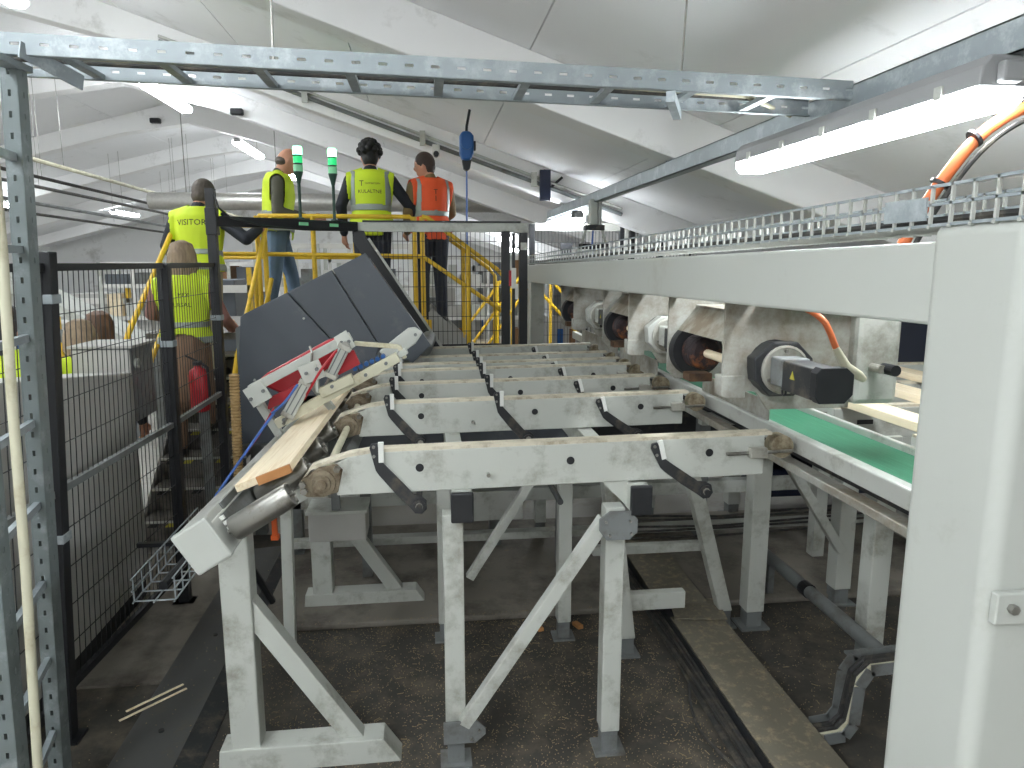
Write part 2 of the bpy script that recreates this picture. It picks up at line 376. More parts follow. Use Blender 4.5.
# diagonal brace with gusset plates in the front frame
MB().bar((.115, 2.545, .2), (.665, 2.535, 1.03), .05, .05, (0, 1, 0)).build('brace', 'grey', conv, bev=.004)
MB().bar((.2, 3.54, .35), (.64, 3.54, 1.05), .045, .045, (0, 1, 0)).build('brace', 'grey', conv, bev=.004)
g = [(.635, .995), (.665, .955), (.755, .955), (.785, .985), (.785, 1.035), (.755, 1.07), (.675, 1.07), (.635, 1.04)]
MB().prism(g, 'xz', 2.498, 2.508).build('gusset', 'grey_dark', conv, bev=.002)
for x, z in ((.66, 1.03), (.675, .975), (.755, 1.03), (.76, .98)): MB().cyl((x, 2.49, z), (x, 2.499, z), .006, 6).build('rivet', 'steel', conv)
g = [(.035, .13), (.16, .13), (.2, .165), (.2, .19), (.165, .225), (.035, .225)]
MB().prism(g, 'xz', 2.52, 2.53).build('gusset', 'grey_dark', conv, bev=.002)
for x, z in ((.175, .185), (.145, .15)): MB().cyl((x, 2.512, z), (x, 2.521, z), .006, 6).build('rivet', 'steel', conv)
# triangular plate under right cap, cross ties
MB().prism([(.66, 1.165), (.765, 1.165), (.765, 1.06)], 'xz', 2.575, 2.585).build('gusset', 'grey', conv)
MB().bar((.9, 3.32, .28), (1.3, 3.32, .28), .05, .09).build('cross_tie', 'grey', conv, bev=.003)
MB().bar((.9, 3.7, .4), (1.6, 3.7, .4), .05, .05).build('cross_tie', 'grey', conv, bev=.003)
# left end frames: post, sill and slanting strut
for y, xa in ((2.68, -.735), (4.0, -.62)):
    p = MB().box(xa - .062, xa + .05, y - .05, y + .05, .1, 1.1 if y < 3 else 1.14).build('post', 'grey', conv, bev=.006)
    MB().prism([(xa - .115, .0), (xa + .6, .0), (xa + .53, .105), (xa - .105, .105)], 'xz', y - .06, y + .05).build('sill', 'grey', conv, bev=.004)
    MB().prism([(xa + .05, .72), (xa + .05, .585), (xa + .36, .105), (xa + .45, .105)], 'xz', y - .035, y + .035).build('strut', 'grey', conv, bev=.004)
    MB().cyl((xa + .5, y, 0), (xa + .5, y, .09), .02, 8).build('levelling_bolt', 'black_iron', conv)
# small wire guard under the deck
m = MB()
for k in range(9): m.bar((.5 + .03 * k, 3.0, 1.08), (.53 + .03 * k, 3.6, .86), .004, .004)
for k in range(9):
    t = k / 8; m.bar((.5 + .03 * t, 3.0 + .6 * t, 1.08 - .22 * t), (.75 + .03 * t, 3.0 + .6 * t, 1.08 - .22 * t), .004, .004)
tag(m.build('wire_guard', 'steel'), 'small wire mesh guard hanging under the conveyor deck', 'guard')

# ------------------------------------------------------------------ tilted roller trough at the left end of the deck
TH = R(31); U = Vector((math.cos(TH), 0, math.sin(TH))); Wn = Vector((-math.sin(TH), 0, math.cos(TH)))
def tp_(a, b, y): return Vector((-.63, y, 1.149 - .034 * (y - 2.25))) + U * a + Wn * b   # trough frame
tr = thing('roller_trough', 'tilted roller trough with a light grey side rail left of the deck', 'roller conveyor', (-.7, 3.4, 0))
def tbar(a0, a1, b0, b1, y0, y1):
    return MB().hexa([tp_(a0, b0, y0), tp_(a1, b0, y0), tp_(a1, b0, y1), tp_(a0, b0, y1), tp_(a0, b1, y0), tp_(a1, b1, y0), tp_(a1, b1, y1), tp_(a0, b1, y1)])
tbar(-.135, -.02, -.055, .065, 2.2, 5.0).build('side_rail', 'alu', tr, bev=.008)
tbar(-.13, -.03, .06, .092, 2.2, 4.7).build('guide_fence', 'alu', tr, bev=.005)
tbar(-.03, -.024, .03, .088, 2.37, 4.68).build('fence_lining', 'grey_dark', tr)
tbar(-.14, -.015, -.055, .095, 2.18, 2.215).build('end_plate', 'grey_clean', tr, bev=.008)
tbar(-.02, -.012, .0, .06, 2.3, 4.9).build('rail_lining', 'grey_dark', tr)
for k in range(3): tbar(-.019, -.006, .045 - .02 * k, .058 - .02 * k, 2.28, 2.292).build('slot', 'white_pad', tr)
r0 = None
for k in range(8):
    y = 2.28 + .36 * k
    if r0 is None:
        r0 = MB().lathe(tp_(.0, 0, y), U, [(0, .02), (0, .04), (.006, .042), (.205, .042), (.215, .04), (.217, .034), (.21, .032), (.206, .018)], 28).build('roller', 'steel', tr, smooth=True)
        MB().cyl(tp_(-.02, 0, y), tp_(.225, 0, y), .009, 10).build('axle', 'steel', r0)
    else: dup(r0, tr, (0, .36 * k, -.034 * .36 * k))
tbar(.20, .235, -.16, -.10, 2.75, 5.0).build('lower_rail', 'grey_dark', tr, bev=.004)
for y in (2.68, 4.0): MB().bar(tp_(-.06, -.07, y), tp_(.22, -.08, y), .06, .05).build('cross_member', 'grey', tr)
for y in (2.6, 3.3, 4.2): MB().bar(tp_(-.08, -.06, y), (-.69, y, .05), .05, .05).build('leg', 'grey', tr) if y > 3 else None
# planks lying in the trough
def plank(a0, a1, b0, b1, y0, y1, skew=0, name='plank'):
    m = MB(); z1 = -.03
    p = lambda a, b, y: tp_(a, b, y)
    m.hexa([p(a0, b0, y0 + skew), p(a1, b0, y0), p(a1, b0, y1), p(a0, b0, y1), p(a0, b1, y0 + skew), p(a1, b1, y0), p(a1, b1, y1), p(a0, b1, y1)])
    return m
def pq(x, y, up=0.): return (x - .34 * up, y, 1.216 + .36 * (x + .654) - .034 * (y - 2.47) + up)
pm = MB().hexa([pq(-.66, 2.45), pq(-.475, 2.47), pq(-.475, 5.2), pq(-.66, 5.2), pq(-.66, 2.45, .026), pq(-.475, 2.47, .026), pq(-.475, 5.2, .026), pq(-.66, 5.2, .026)])
pk = pm.build('plank', 'wood', bev=.002); tag(pk, 'pale sawn plank lying lengthways in the tilted trough', 'plank')
MB().hexa([pq(-.585, 2.44, -.002), pq(-.474, 2.45, -.002), pq(-.474, 2.468, -.002), pq(-.585, 2.456, -.002), pq(-.585, 2.44, .027), pq(-.474, 2.45, .027), pq(-.474, 2.468, .027), pq(-.585, 2.456, .027)]).build('end_grain', 'wood_end', pk)
# white clamp unit above the trough
cl = thing('clamp_unit', 'white pneumatic clamp frame with red plates above the plank', 'clamp', (-.6, 3.6, 1.2))
Yc = 3.6
def cb(p, q, a, b, name, m='white_pad', y=Yc, yo=0., bev=.003):
    return MB().bar((p[0], y, p[1]), (q[0], y + yo, q[1]), a, b, (0, 1, 0)).build(name, m, cl, bev=bev)
cb((-.86, 1.385), (-.37, 1.64), .045, .05, 'upper_bar', 'grey', 3.55)
cb((-.865, 1.345), (-.775, 1.395), .1, .012, 'corner_plate', 'grey', 3.51)
cb((-.425, 1.6), (-.365, 1.635), .09, .012, 'corner_plate', 'grey', 3.51)
cb((-.74, 1.215), (-.14, 1.54), .05, .04, 'lower_bar', 'tan_pipe', 3.52)
cb((-.70, 1.235), (-.10, 1.56), .03, .06, 'lower_bar', 'grey', 3.6)
cb((-.68, 1.26), (-.58, 1.43), .06, .06, 'cylinder', 'grey', 3.5)
cb((-.47, 1.45), (-.39, 1.6), .05, .05, 'cylinder', 'grey', 3.5)
for a, b in (((-.68, 1.26), (-.58, 1.43)), ((-.47, 1.45), (-.39, 1.6))):
    d = Vector((b[0] - a[0], 0, b[1] - a[1])).normalized()
    MB().cyl(Vector((a[0], 3.5, a[1])) - d * .05, Vector((a[0], 3.5, a[1])), .008, 8).build('piston_rod', 'steel', cl)
    MB().cyl(Vector((b[0], 3.47, b[1])), Vector((b[0], 3.53, b[1])), .022, 10).build('pivot', 'steel', cl)
for a, b in (((-.68, 1.26), (-.58, 1.43)), ((-.47, 1.45), (-.39, 1.6))):
    d = Vector((b[0] - a[0], 0, b[1] - a[1])).normalized(); A_ = Vector((a[0], 3.5, a[1])); B_ = Vector((b[0], 3.5, b[1]))
    for e, sg in ((A_, 1), (B_, -1)): MB().bar(e - d * .004 * sg, e + d * .02 * sg, .066, .066, (0, 1, 0)).build('cylinder_head', 'rail_steel', cl, bev=.003)
    sd = Vector((d.z, 0, -d.x))
    for k in (-.014, .014): MB().bar(A_ + d * .02 + sd * k + Vector((0, -.031, 0)), B_ - d * .02 + sd * k + Vector((0, -.031, 0)), .006, .004, (0, 1, 0)).build('groove', 'grey_dark', cl)
for x, z, y in ((-.85, 1.345, 3.5), (-.79, 1.385, 3.5), (-.41, 1.615, 3.5), (-.375, 1.62, 3.5), (-.575, 1.475, 3.45), (-.525, 1.495, 3.45), (-.7, 1.24, 3.495), (-.3, 1.455, 3.495), (-.2, 1.51, 3.495), (-.06, 1.61, 3.89), (-.46, 1.405, 3.47)):
    MB().cyl((x, y - .008, z), (x, y + .01, z), .009, 8).build('bolt', 'grey_dark', cl)
MB().tube(smooth_path([(-.62, 3.46, 1.42), (-.66, 3.42, 1.36), (-.72, 3.44, 1.3), (-.75, 3.48, 1.28)]), .006, 6).build('air_line', 'blue_hose', cl)
MB().tube(smooth_path([(-.43, 3.46, 1.58), (-.50, 3.42, 1.5), (-.56, 3.44, 1.4), (-.6, 3.5, 1.34)]), .006, 6).build('air_line', 'red', cl)
cb((-.60, 1.46), (-.50, 1.50), .09, .012, 'bracket', 'grey', 3.46)
cb((-.53, 1.38), (-.53, 1.52), .012, .06, 'bracket', 'grey', 3.48)
cb((-.52, 1.37), (-.36, 1.44), .05, .05, 'lug', 'tan_pipe', 3.5)
cb((-.36, 1.6), (-.14, 1.58), .022, .03, 'arm', 'tan_pipe', 3.6); cb((-.14, 1.585), (-.11, 1.52), .022, .03, 'arm', 'tan_pipe', 3.6)
cb((-.83, 1.3), (-.70, 1.06), .04, .04, 'stay', 'grey', 3.6); cb((-.58, 1.4), (-.48, 1.26), .035, .035, 'stay', 'grey', 3.62)
m = MB().prism([(-.86, 1.40), (-.80, 1.45), (-.50, 1.61), (-.44, 1.63), (-.40, 1.60), (-.42, 1.5), (-.72, 1.33)], 'xz', 3.66, 3.69); m.build('red_plate', 'red', cl, bev=.012)
MB().prism([(-.45, 1.44), (-.33, 1.5), (-.36, 1.57), (-.44, 1.55)], 'xz', 3.56, 3.58).build('red_plate', 'red', cl)
MB().prism([(-.80, 1.27), (-.66, 1.33), (-.64, 1.40), (-.78, 1.335)], 'xz', 3.6, 3.62).build('red_plate', 'red', cl)
for k in range(6): MB().cyl((-.36 + .028 * k, 3.6, 1.47 + .012 * k), (-.36 + .028 * k, 3.64, 1.47 + .012 * k), .012, 8).build('valve', 'blue', cl)
MB().tube([(-.555, 3.5, 1.52), (-.55, 3.49, 1.57), (-.56, 3.5, 1.6)], .006, 6).build('fitting', 'steel', cl)
MB().prism([(-.20, 1.46), (-.06, 1.56), (-.02, 1.62), (-.06, 1.65), (-.10, 1.645), (-.26, 1.52)], 'xz', 3.9, 3.93).build('cheek_plate', 'grey', cl, bev=.008)
tag(MB().tube(smooth_path([(-.74, 3.48, 1.28), (-.80, 3.44, 1.2), (-.9, 3.3, 1.05), (-1.0, 3.2, .9), (-1.02, 3.2, .75)]), .007, 8).build('air_hose', 'blue_hose'), 'thin blue air hose hanging from the clamp unit', 'hose')
tag(MB().tube([(-.745, 3.5, 1.3), (-.81, 3.46, 1.18), (-.915, 3.32, 1.03), (-1.02, 3.22, .87), (-1.03, 3.2, .7)], .005, 8).build('air_hose', 'red'), 'thin red air hose beside the blue one', 'hose')

# ------------------------------------------------------------------ dark tilted housing
hs = thing('machine_housing', 'dark grey tilted machine housing with smooth panels behind the clamp', 'machine', (-.7, 5.3, 0))
MB().prism([(-1.22, 1.6), (-.41, 2.03), (.01, 1.41), (-.5, 1.1), (-.9, .72), (-1.30, .72), (-1.30, 1.55)], 'xz', 5.05, 5.5).build('body', 'grey_dark', hs)
MB().prism([(-1.335, .75), (-.78, .75), (-.42, 1.18), (-.60, 1.40), (-.935, 1.795), (-1.22, 1.655), (-1.25, 1.63)], 'xz', 5.0, 5.05).build('panel', 'housing', hs, bev=.004)
MB().prism([(-.926, 1.80), (-.634, 1.945), (-.33, 1.42), (-.41, 1.19), (-.59, 1.405)], 'xz', 4.997, 5.05).build('panel', 'housing', hs, bev=.004)
MB().prism([(-.622, 1.95), (-.404, 2.06), (.03, 1.425), (-.1, 1.3), (-.32, 1.42)], 'xz', 4.994, 5.05).build('panel', 'housing', hs, bev=.004)
for x, z in ((-.83, 1.62), (-1.18, 1.2)): MB().cyl((x, 4.985, z), (x, 5.0, z), .008, 8).build('screw', 'alu', hs)
for x in (-1.25, -.5): MB().box(x - .04, x + .04, 5.2, 5.28, 0, 1.0).build('leg', 'grey_dark', hs)
tag(MB().cyl((-.02, 5.2, 1.38), (.02, 5.9, 1.38), .06, 16).build('drum', 'grey_dark', None, smooth=True), 'grey drum end beside the dark housing', 'drum')
# ribbed tan hose
pts = [(-1.215 - .0002 * i, 4.62, 1.3 - .0099 * i) for i in range(132)]
tag(MB().tube(pts, [.033 if i % 2 else .027 for i in range(132)], 12).build('ribbed_hose', 'tan_hose', None, smooth=True), 'ribbed tan hose hanging behind the tall fence post', 'hose')

# ------------------------------------------------------------------ left mesh fence
def mesh_panel(parent, A, B, C, D, nx, nz, r=.0015, name='wire_mesh', m='black', front=None):
    # A bottom start, B bottom end, C top end, D top start; wires as thin square bars
    A, B, C, D = map(Vector, (A, B, C, D)); mb = MB()
    for i in range(nx + 1):
        t = i / nx; mb.bar(A.lerp(B, t), D.lerp(C, t), r * 2, r * 2, (B - A).normalized())
    for k in range(nz + 1):
        t = k / nz; mb.bar(A.lerp(D, t), B.lerp(C, t), r * 2.2, r * 2.2)
    o = mb.build(name, m, parent); o['kind'] = 'stuff'; return o
FX = -1.43
fence = thing('mesh_fence', 'black wire mesh safety fence running along the left side', 'fence', (FX, 3.6, 0))
def fpost(p, q, w1=.06, w2=.06): return MB().bar(p, q, w1, w2, (0, 1, 0)).build('post', 'black', fence, bev=.004)
T1, B1 = Vector((FX + .0, 2.93, 2.04)), Vector((FX - .12, 2.93, 0)) 
T0, B0 = Vector((FX - .0, 1.6, 2.04)), Vector((FX - .12, 1.6, 0))
T2, B2 = Vector((FX, 4.16, 1.99)), Vector((FX - .03, 4.16, 0))
T3, B3 = Vector((FX, 5.15, 2.49)), Vector((FX - .03, 5.15, 0))
for a, b in ((T1, B1), (T2, B2), (T3, B3)): fpost(b, a)
lv = lambda T, B, z: B.lerp(T, (z - B.z) / (T.z - B.z))
for (Ta, Ba), (Tb, Bb), n in (((T0, B0), (T1, B1), 27), ((T1, B1), (T2, B2), 26), ((T2, B2), (T3, B3), 20)):
    s = Vector((.0, .035, 0))
    for z, h in ((1.98, .03), (1.09, .03), (.22, .035)):
        a = lv(Ta, Ba, z) + s; b = lv(Tb, Bb, z) - s
        MB().bar(a, b, .025, h).build('rail', 'black' if z != 1.09 else 'grey_dark', fence)
    mesh_panel(fence, lv(Ta, Ba, 1.1) + s, lv(Tb, Bb, 1.1) - s, lv(Tb, Bb, 1.97) - s, lv(Ta, Ba, 1.97) + s, n, 5)
    mesh_panel(fence, lv(Ta, Ba, .23) + s, lv(Tb, Bb, .23) - s, lv(Tb, Bb, 1.08) - s, lv(Ta, Ba, 1.08) + s, n, 5)
for T, B, z in ((T1, B1, 1.86), (T2, B2, 1.55), (T3, B3, 1.62), (T1, B1, .9)):
    c = lv(T, B, z); MB().box(c.x - .036, c.x + .036, c.y - .036, c.y + .036, z - .018, z + .018).build('clamp', 'galv', fence, bev=.003)
for T, B in ((T1, B1), (T2, B2), (T3, B3)):
    MB().box(B.x - .06, B.x + .06, B.y - .05, B.y + .05, 0, .012).build('foot_plate', 'black', fence)
# black cross bar carrying the stack lights, and clamp on the tall post
gb = thing('light_bar', 'black horizontal bar carrying the two green stack lights', 'bar', (-1.0, 5.5, 2.2))
MB().bar((FX, 5.15, 2.275), (-.55, 6.0, 2.285), .05, .07).build('bar', 'black', gb, bev=.004)
MB().bar((FX, 5.15, 2.18), (FX, 5.15, 2.36), .075, .075, (0, 1, 0)).build('sleeve', 'black', gb, bev=.006)
MB().bar((-1.05, 5.52, 2.31), (-.55, 5.99, 2.31), .05, .005).build('label_strip', 'dark_green', gb)
for t in (.35, .75):
    p = Vector((-1.1, 5.47, 2.283)).lerp(Vector((-.6, 5.95, 2.283)), t); d = Vector((.5, .48, 0)).normalized() * .04
    MB().bar(p - d + Vector((.025, -.025, 0)) * 1.02, p + d + Vector((.025, -.025, 0)) * 1.02, .006, .024).build('sticker', 'clear_lens', gb)
MB().tube([(FX + .03, 5.12, 2.46), (FX + .06, 5.1, 2.36), (FX + .12, 5.14, 2.3), (FX + .3, 5.25, 2.25), (-.9, 5.62, 2.24), (-.56, 5.95, 2.25)], .007, 6).build('cable', 'black', gb)
def stack_light(x, y, z, top, label):
    t = thing('stack_light', label, 'signal light', (x, y, z), 'green stack lights')
    h = top - z; r = .034
    MB().lathe((x, y, z), (0, 0, 1), [(0, .028), (.008, .028), (.012, .012), (h * .52, .012)], 16).build('stem', 'dark_green', t, smooth=True)
    MB().lathe((x, y, z + h * .50), (0, 0, 1), [(0, .013), (.03, .02), (h * .15, r)], 18).build('neck', 'dark_green', t, smooth=True)
    zz = z + h * .65; seg = h * .35 / 3
    for k, mm in enumerate(('clear_lens', 'green_lens', 'green_on')):
        MB().lathe((x, y, zz + seg * k + .006), (0, 0, 1), [(0, r), (seg - .012, r)], 20).build('lens', mm, t, smooth=True)
        MB().lathe((x, y, zz + seg * k), (0, 0, 1), [(0, r + .001), (.006, r + .001)], 20).build('ring', 'dark_green', t)
    MB().lathe((x, y, zz + seg * 3 - .006), (0, 0, 1), [(0, r), (.01, r * .9), (.014, .01)], 20).build('cap', 'green_on', t, smooth=True)
stack_light(-.925, 5.64, 2.32, 2.84, 'green stack light in front of the grey-sleeved man, left of the pair')
stack_light(-.70, 5.855, 2.32, 2.86, 'green stack light standing alone, right of the pair')

# ------------------------------------------------------------------ rack upright, conduit and cable ladder
def slotted(mb, p0, p1, wd, face, nslots, sl, sh, th=.004):
    # strip from p0 to p1 (long axis), width vector 'face'*wd, with a row of real slots along its middle
    p0 = Vector(p0); p1 = Vector(p1); L = (p1 - p0); n = nslots; d = L / n; f = Vector(face).normalized()
    e = L.normalized(); u = f * (wd / 2); s = f * (sh / 2); nrm = e.cross(f) * th
    def quad(a, b, c, dd):
        mb.hexa([a, b, c, dd, a + nrm, b + nrm, c + nrm, dd + nrm])
    quad(p0 - u, p1 - u, p1 - s, p0 - s); quad(p0 + s, p1 + s, p1 + u, p0 + u)
    for i in range(n):
        a = p0 + d * i; b = a + d * (1 - sl); quad(a - s, b - s, b + s, a + s)
    return mb
rk = thing('rack_upright', 'galvanised slotted steel upright frame at the left edge', 'upright', (-1.3, 2.4, 0))
def upright(x, y, lean, ztop):
    m = MB(); b = Vector((x - lean, y, 0)); t = Vector((x, y, ztop)); wd = .045
    slotted(m, b + Vector((0, -.03, 0)), t + Vector((0, -.03, 0)), wd, (1, 0, 0), 40, .3, .009)
    for s in (-1, 1):
        m.bar(b + Vector((s * wd / 2, 0, 0)), t + Vector((s * wd / 2, 0, 0)), .004, .062, (0, 1, 0))
    slotted(m, b + Vector((wd / 2 + .004, 0, 0)), t + Vector((wd / 2 + .004, 0, 0)), .06, (0, 1, 0), 40, .3, .012)
    return m.build('post', 'galv_shaded', rk)
upright(-1.285, 2.56, .115, 2.6); upright(-1.235, 2.15, .08, 2.6)
for k in range(8):
    z = .3 + .29 * k; t_ = 1 - z / 2.6
    MB().bar((-1.235 - .08 * t_, 2.18, z), (-1.285 - .115 * t_, 2.53, z), .02, .025).build('strut', 'galv', rk)
MB().bar((-1.27, 2.12, 2.6), (-1.27, 2.6, 2.61), .05, .02).build('head_plate', 'galv', rk)
tag(MB().tube([(-1.12, 2.1, 2.55), (-1.132, 2.1, 2.03), (-1.153, 2.1, 1.62), (-1.17, 2.1, 1.15), (-1.206, 2.1, .476), (-1.22, 2.12, .0)], .0135, 10).build('conduit', 'tan_pipe', None, smooth=True), 'cream plastic conduit hanging in front of the rack upright', 'conduit')
tray = thing('cable_ladder', 'galvanised cable ladder crossing overhead from left to right', 'cable ladder', (0, 2.65, 2.6))
zl = lambda x: 2.664 - .0225 * (x + 1.28)
for y in (2.5, 2.8):
    a = Vector((-2.6, y, zl(-2.6))); b = Vector((1.52, y, zl(1.52))); m = MB()
    slotted(m, a, b, .062, (0, 0, 1), 48, .32, .009)
    fs = 1 if y == 2.5 else -1
    for s in (-1, 1): m.bar(a + Vector((0, fs * .01, s * .031)), b + Vector((0, fs * .01, s * .031)), .022, .003)
    m.build('side_rail', 'galv', tray)
k = 0
x = -2.3
while x < 1.4:
    MB().bar((x, 2.5, zl(x) - .02), (x, 2.8, zl(x) - .02), .032, .016).build('rung', 'galv', tray); x += .295
MB().tube([(-2.6, 2.6, zl(-2.6)), (-1, 2.62, zl(-1) - .002), (.3, 2.6, zl(.3)), (1.2, 2.66, zl(1.2)), (1.5, 2.9, zl(1.5) - .01)], .009, 8).build('cable', 'tan_pipe', tray)
MB().tube([(-2.6, 2.68, zl(-2.6)), (-1, 2.70, zl(-1)), (.3, 2.69, zl(.3)), (1.3, 2.7, zl(1.3))], .007, 8).build('cable', 'cable', tray)
MB().bar((-1.22, 2.48, zl(-1.24) - .02), (-1.13, 2.68, zl(-1.24) - .07), .006, .05).build('bracket', 'galv', tray)
MB().bar((.84, 2.46, zl(.9) - .06), (1.0, 2.84, zl(.9) - .045), .03, .035).build('hanger_bracket', 'galv', tray)
for x, y in ((.93, 2.62), (-.5, 2.65)):
    MB().cyl((x, y, zl(x)), (x + .02, y, roofz(x)), .004, 6).build('hanger_rod', 'steel', tray)
# blue balancer hung from the roof beyond the gate
bl = thing('balancer', 'blue spring balancer hanging from the roof beyond the mesh gate', 'balancer', (.385, 6.6, 2.9))
MB().prism([(.325, 3.10), (.35, 3.14), (.42, 3.14), (.45, 3.10), (.45, 2.95), (.42, 2.89), (.35, 2.89), (.325, 2.95)], 'xz', 6.54, 6.66).build('body', 'blue', bl, bev=.02)
MB().cyl((.388, 6.52, 3.03), (.388, 6.68, 3.03), .05, 18).build('drum', 'blue', bl, smooth=True)
MB().box(.45, .47, 6.57, 6.63, 2.98, 3.06).build('brake', 'black', bl, bev=.005)
MB().prism([(.345, 2.895), (.43, 2.895), (.415, 2.82), (.388, 2.80), (.36, 2.82)], 'xz', 6.56, 6.64).build('nozzle', 'black', bl, bev=.005)
MB().tube([(.388, 6.6, 3.13), (.392, 6.6, 3.19), (.42, 6.6, roofz(.42))], .012, 8).build('hook_chain', 'black', bl)
MB().tube([(.388, 6.6, 2.81), (.385, 6.6, 2.3), (.385, 6.6, 1.75)], .008, 6).build('cord', 'blue_hose', bl)

# ------------------------------------------------------------------ roof channel at right
ch = thing('steel_channel', 'long galvanised steel channel slung under the roof at right', 'channel', (1.57, 4, 2.55))
m = MB(); m.box(1.53, 1.535, .9, 9.0, 2.535, 2.625); m.box(1.53, 1.60, .9, 9.0, 2.62, 2.625); m.box(1.53, 1.60, .9, 9.0, 2.535, 2.54)
m.build('channel', 'galv', ch)
for y in (1.2, 4.6, 8.1): MB().bar((1.57, y, 2.62), (1.57, y, roofz(1.57) - .0), .03, .006).build('hanger', 'galv', ch)
MB().box(1.528, 1.532, 1.75, 2.15, 2.59, 2.622).build('green_reflection', 'green_lens', ch) if False else None  # green reflection painted as a glowing strip, switched off
hz = [(1.40, 1.98, 2.05), (1.425, 1.96, 2.13), (1.46, 1.93, 2.22), (1.53, 1.9, 2.34), (1.62, 1.88, 2.41), (1.72, 1.87, 2.44), (1.86, 1.86, 2.45), (1.98, 1.86, 2.5), (2.02, 1.86, roofz(2.02) - .01)]
oh = MB().tube(smooth_path(hz), .0175, 12).build('conduit_hose', 'orange_hose', None, smooth=True); tag(oh, 'thick orange hose curving up from the wire tray', 'hose')
MB().tube(smooth_path([(x + .012, y - .02, z - .026) for x, y, z in hz]), .008, 8).build('grey_cable', 'cable', oh)
for i in (2, 3): 
    a = Vector(hz[i]); d = (Vector(hz[i + 1]) - a).normalized(); MB().cyl(a - d * .005, a + d * .005, .027, 12).build('cable_tie', 'black', oh)

# ------------------------------------------------------------------ gantry over the belt
ga = thing('gantry', 'light grey gantry beam on a thick column at right', 'gantry', (1.08, 1.25, 0))
def gz(y): return 2.04 - (y - 1.32) * .0122     # top of the beam
GB = .165
m = MB().hexa([(1.0, 1.3, gz(1.3) - GB), (1.17, 1.3, gz(1.3) - GB), (1.17, 7.1, gz(7.1) - GB), (1.0, 7.1, gz(7.1) - GB), (1.0, 1.3, gz(1.3)), (1.17, 1.3, gz(1.3)), (1.17, 7.1, gz(7.1)), (1.0, 7.1, gz(7.1))])
m.build('beam', 'grey_clean', ga, bev=.008)
c = MB().box(.992, 1.34, 1.085, 1.325, 0, 2.078).build('column', 'grey_clean', ga, bev=.03)
c.modifiers[0].segments = 5; c.data.shade_smooth(); c.modifiers[0].harden_normals = True
c = MB().box(.99, 1.12, 6.72, 6.86, 0, gz(6.8) - GB).build('column', 'grey', ga, bev=.006)
MB().box(1.0, 1.33, 1.068, 1.085, 1.357, 1.417).build('mounting_strip', 'grey_clean', ga, bev=.003)
MB().cyl((1.028, 1.056, 1.39), (1.028, 1.069, 1.39), .009, 6).build('bolt', 'steel', ga)
# wire basket tray on the gantry
bt = thing('wire_tray', 'galvanised wire basket tray running along the top of the gantry', 'cable tray', (1.1, 4, 2.05))
def bz(y): return gz(y) + .012
m = MB()
xs = ((.995, .075), (.995, .04), (.995, .0), (1.06, 0), (1.13, 0), (1.2, .0), (1.2, .04), (1.2, .075))
for x, h in xs: m.bar((x, .95, bz(.95) + h + .02), (x, 7.0, bz(7) + h + .0), .006, .006)
m.build('long_wires', 'galv', bt)
y = 1.0; u0 = None; n = 0
while y < 6.9:
    b = bz(y) + .02 * (1 - (y - .95) / 6); mm = MB()
    mm.bar((.995, y, b - .003), (.995, y, b + .078), .006, .006); mm.bar((1.2, y, b - .003), (1.2, y, b + .078), .006, .006); mm.bar((.99, y, b - .003), (1.205, y, b - .003), .006, .006)
    mm.build('cross_wire', 'alu', bt); y += .055 if y < 3 else .1
MB().box(.99, .994, 1.34, 1.47, bz(1.4) + .03, bz(1.4) + .075).build('joint_plate', 'galv', bt)
for k in range(3):
    MB().tube([(1.03 + .045 * k, .95, bz(1) + .032), (1.05 + .04 * k, 3, bz(3) + .026), (1.03 + .05 * k, 6.9, bz(6.9) + .015)], .009, 6).build('cable', ('cable', 'tan_pipe', 'cable')[k], bt)
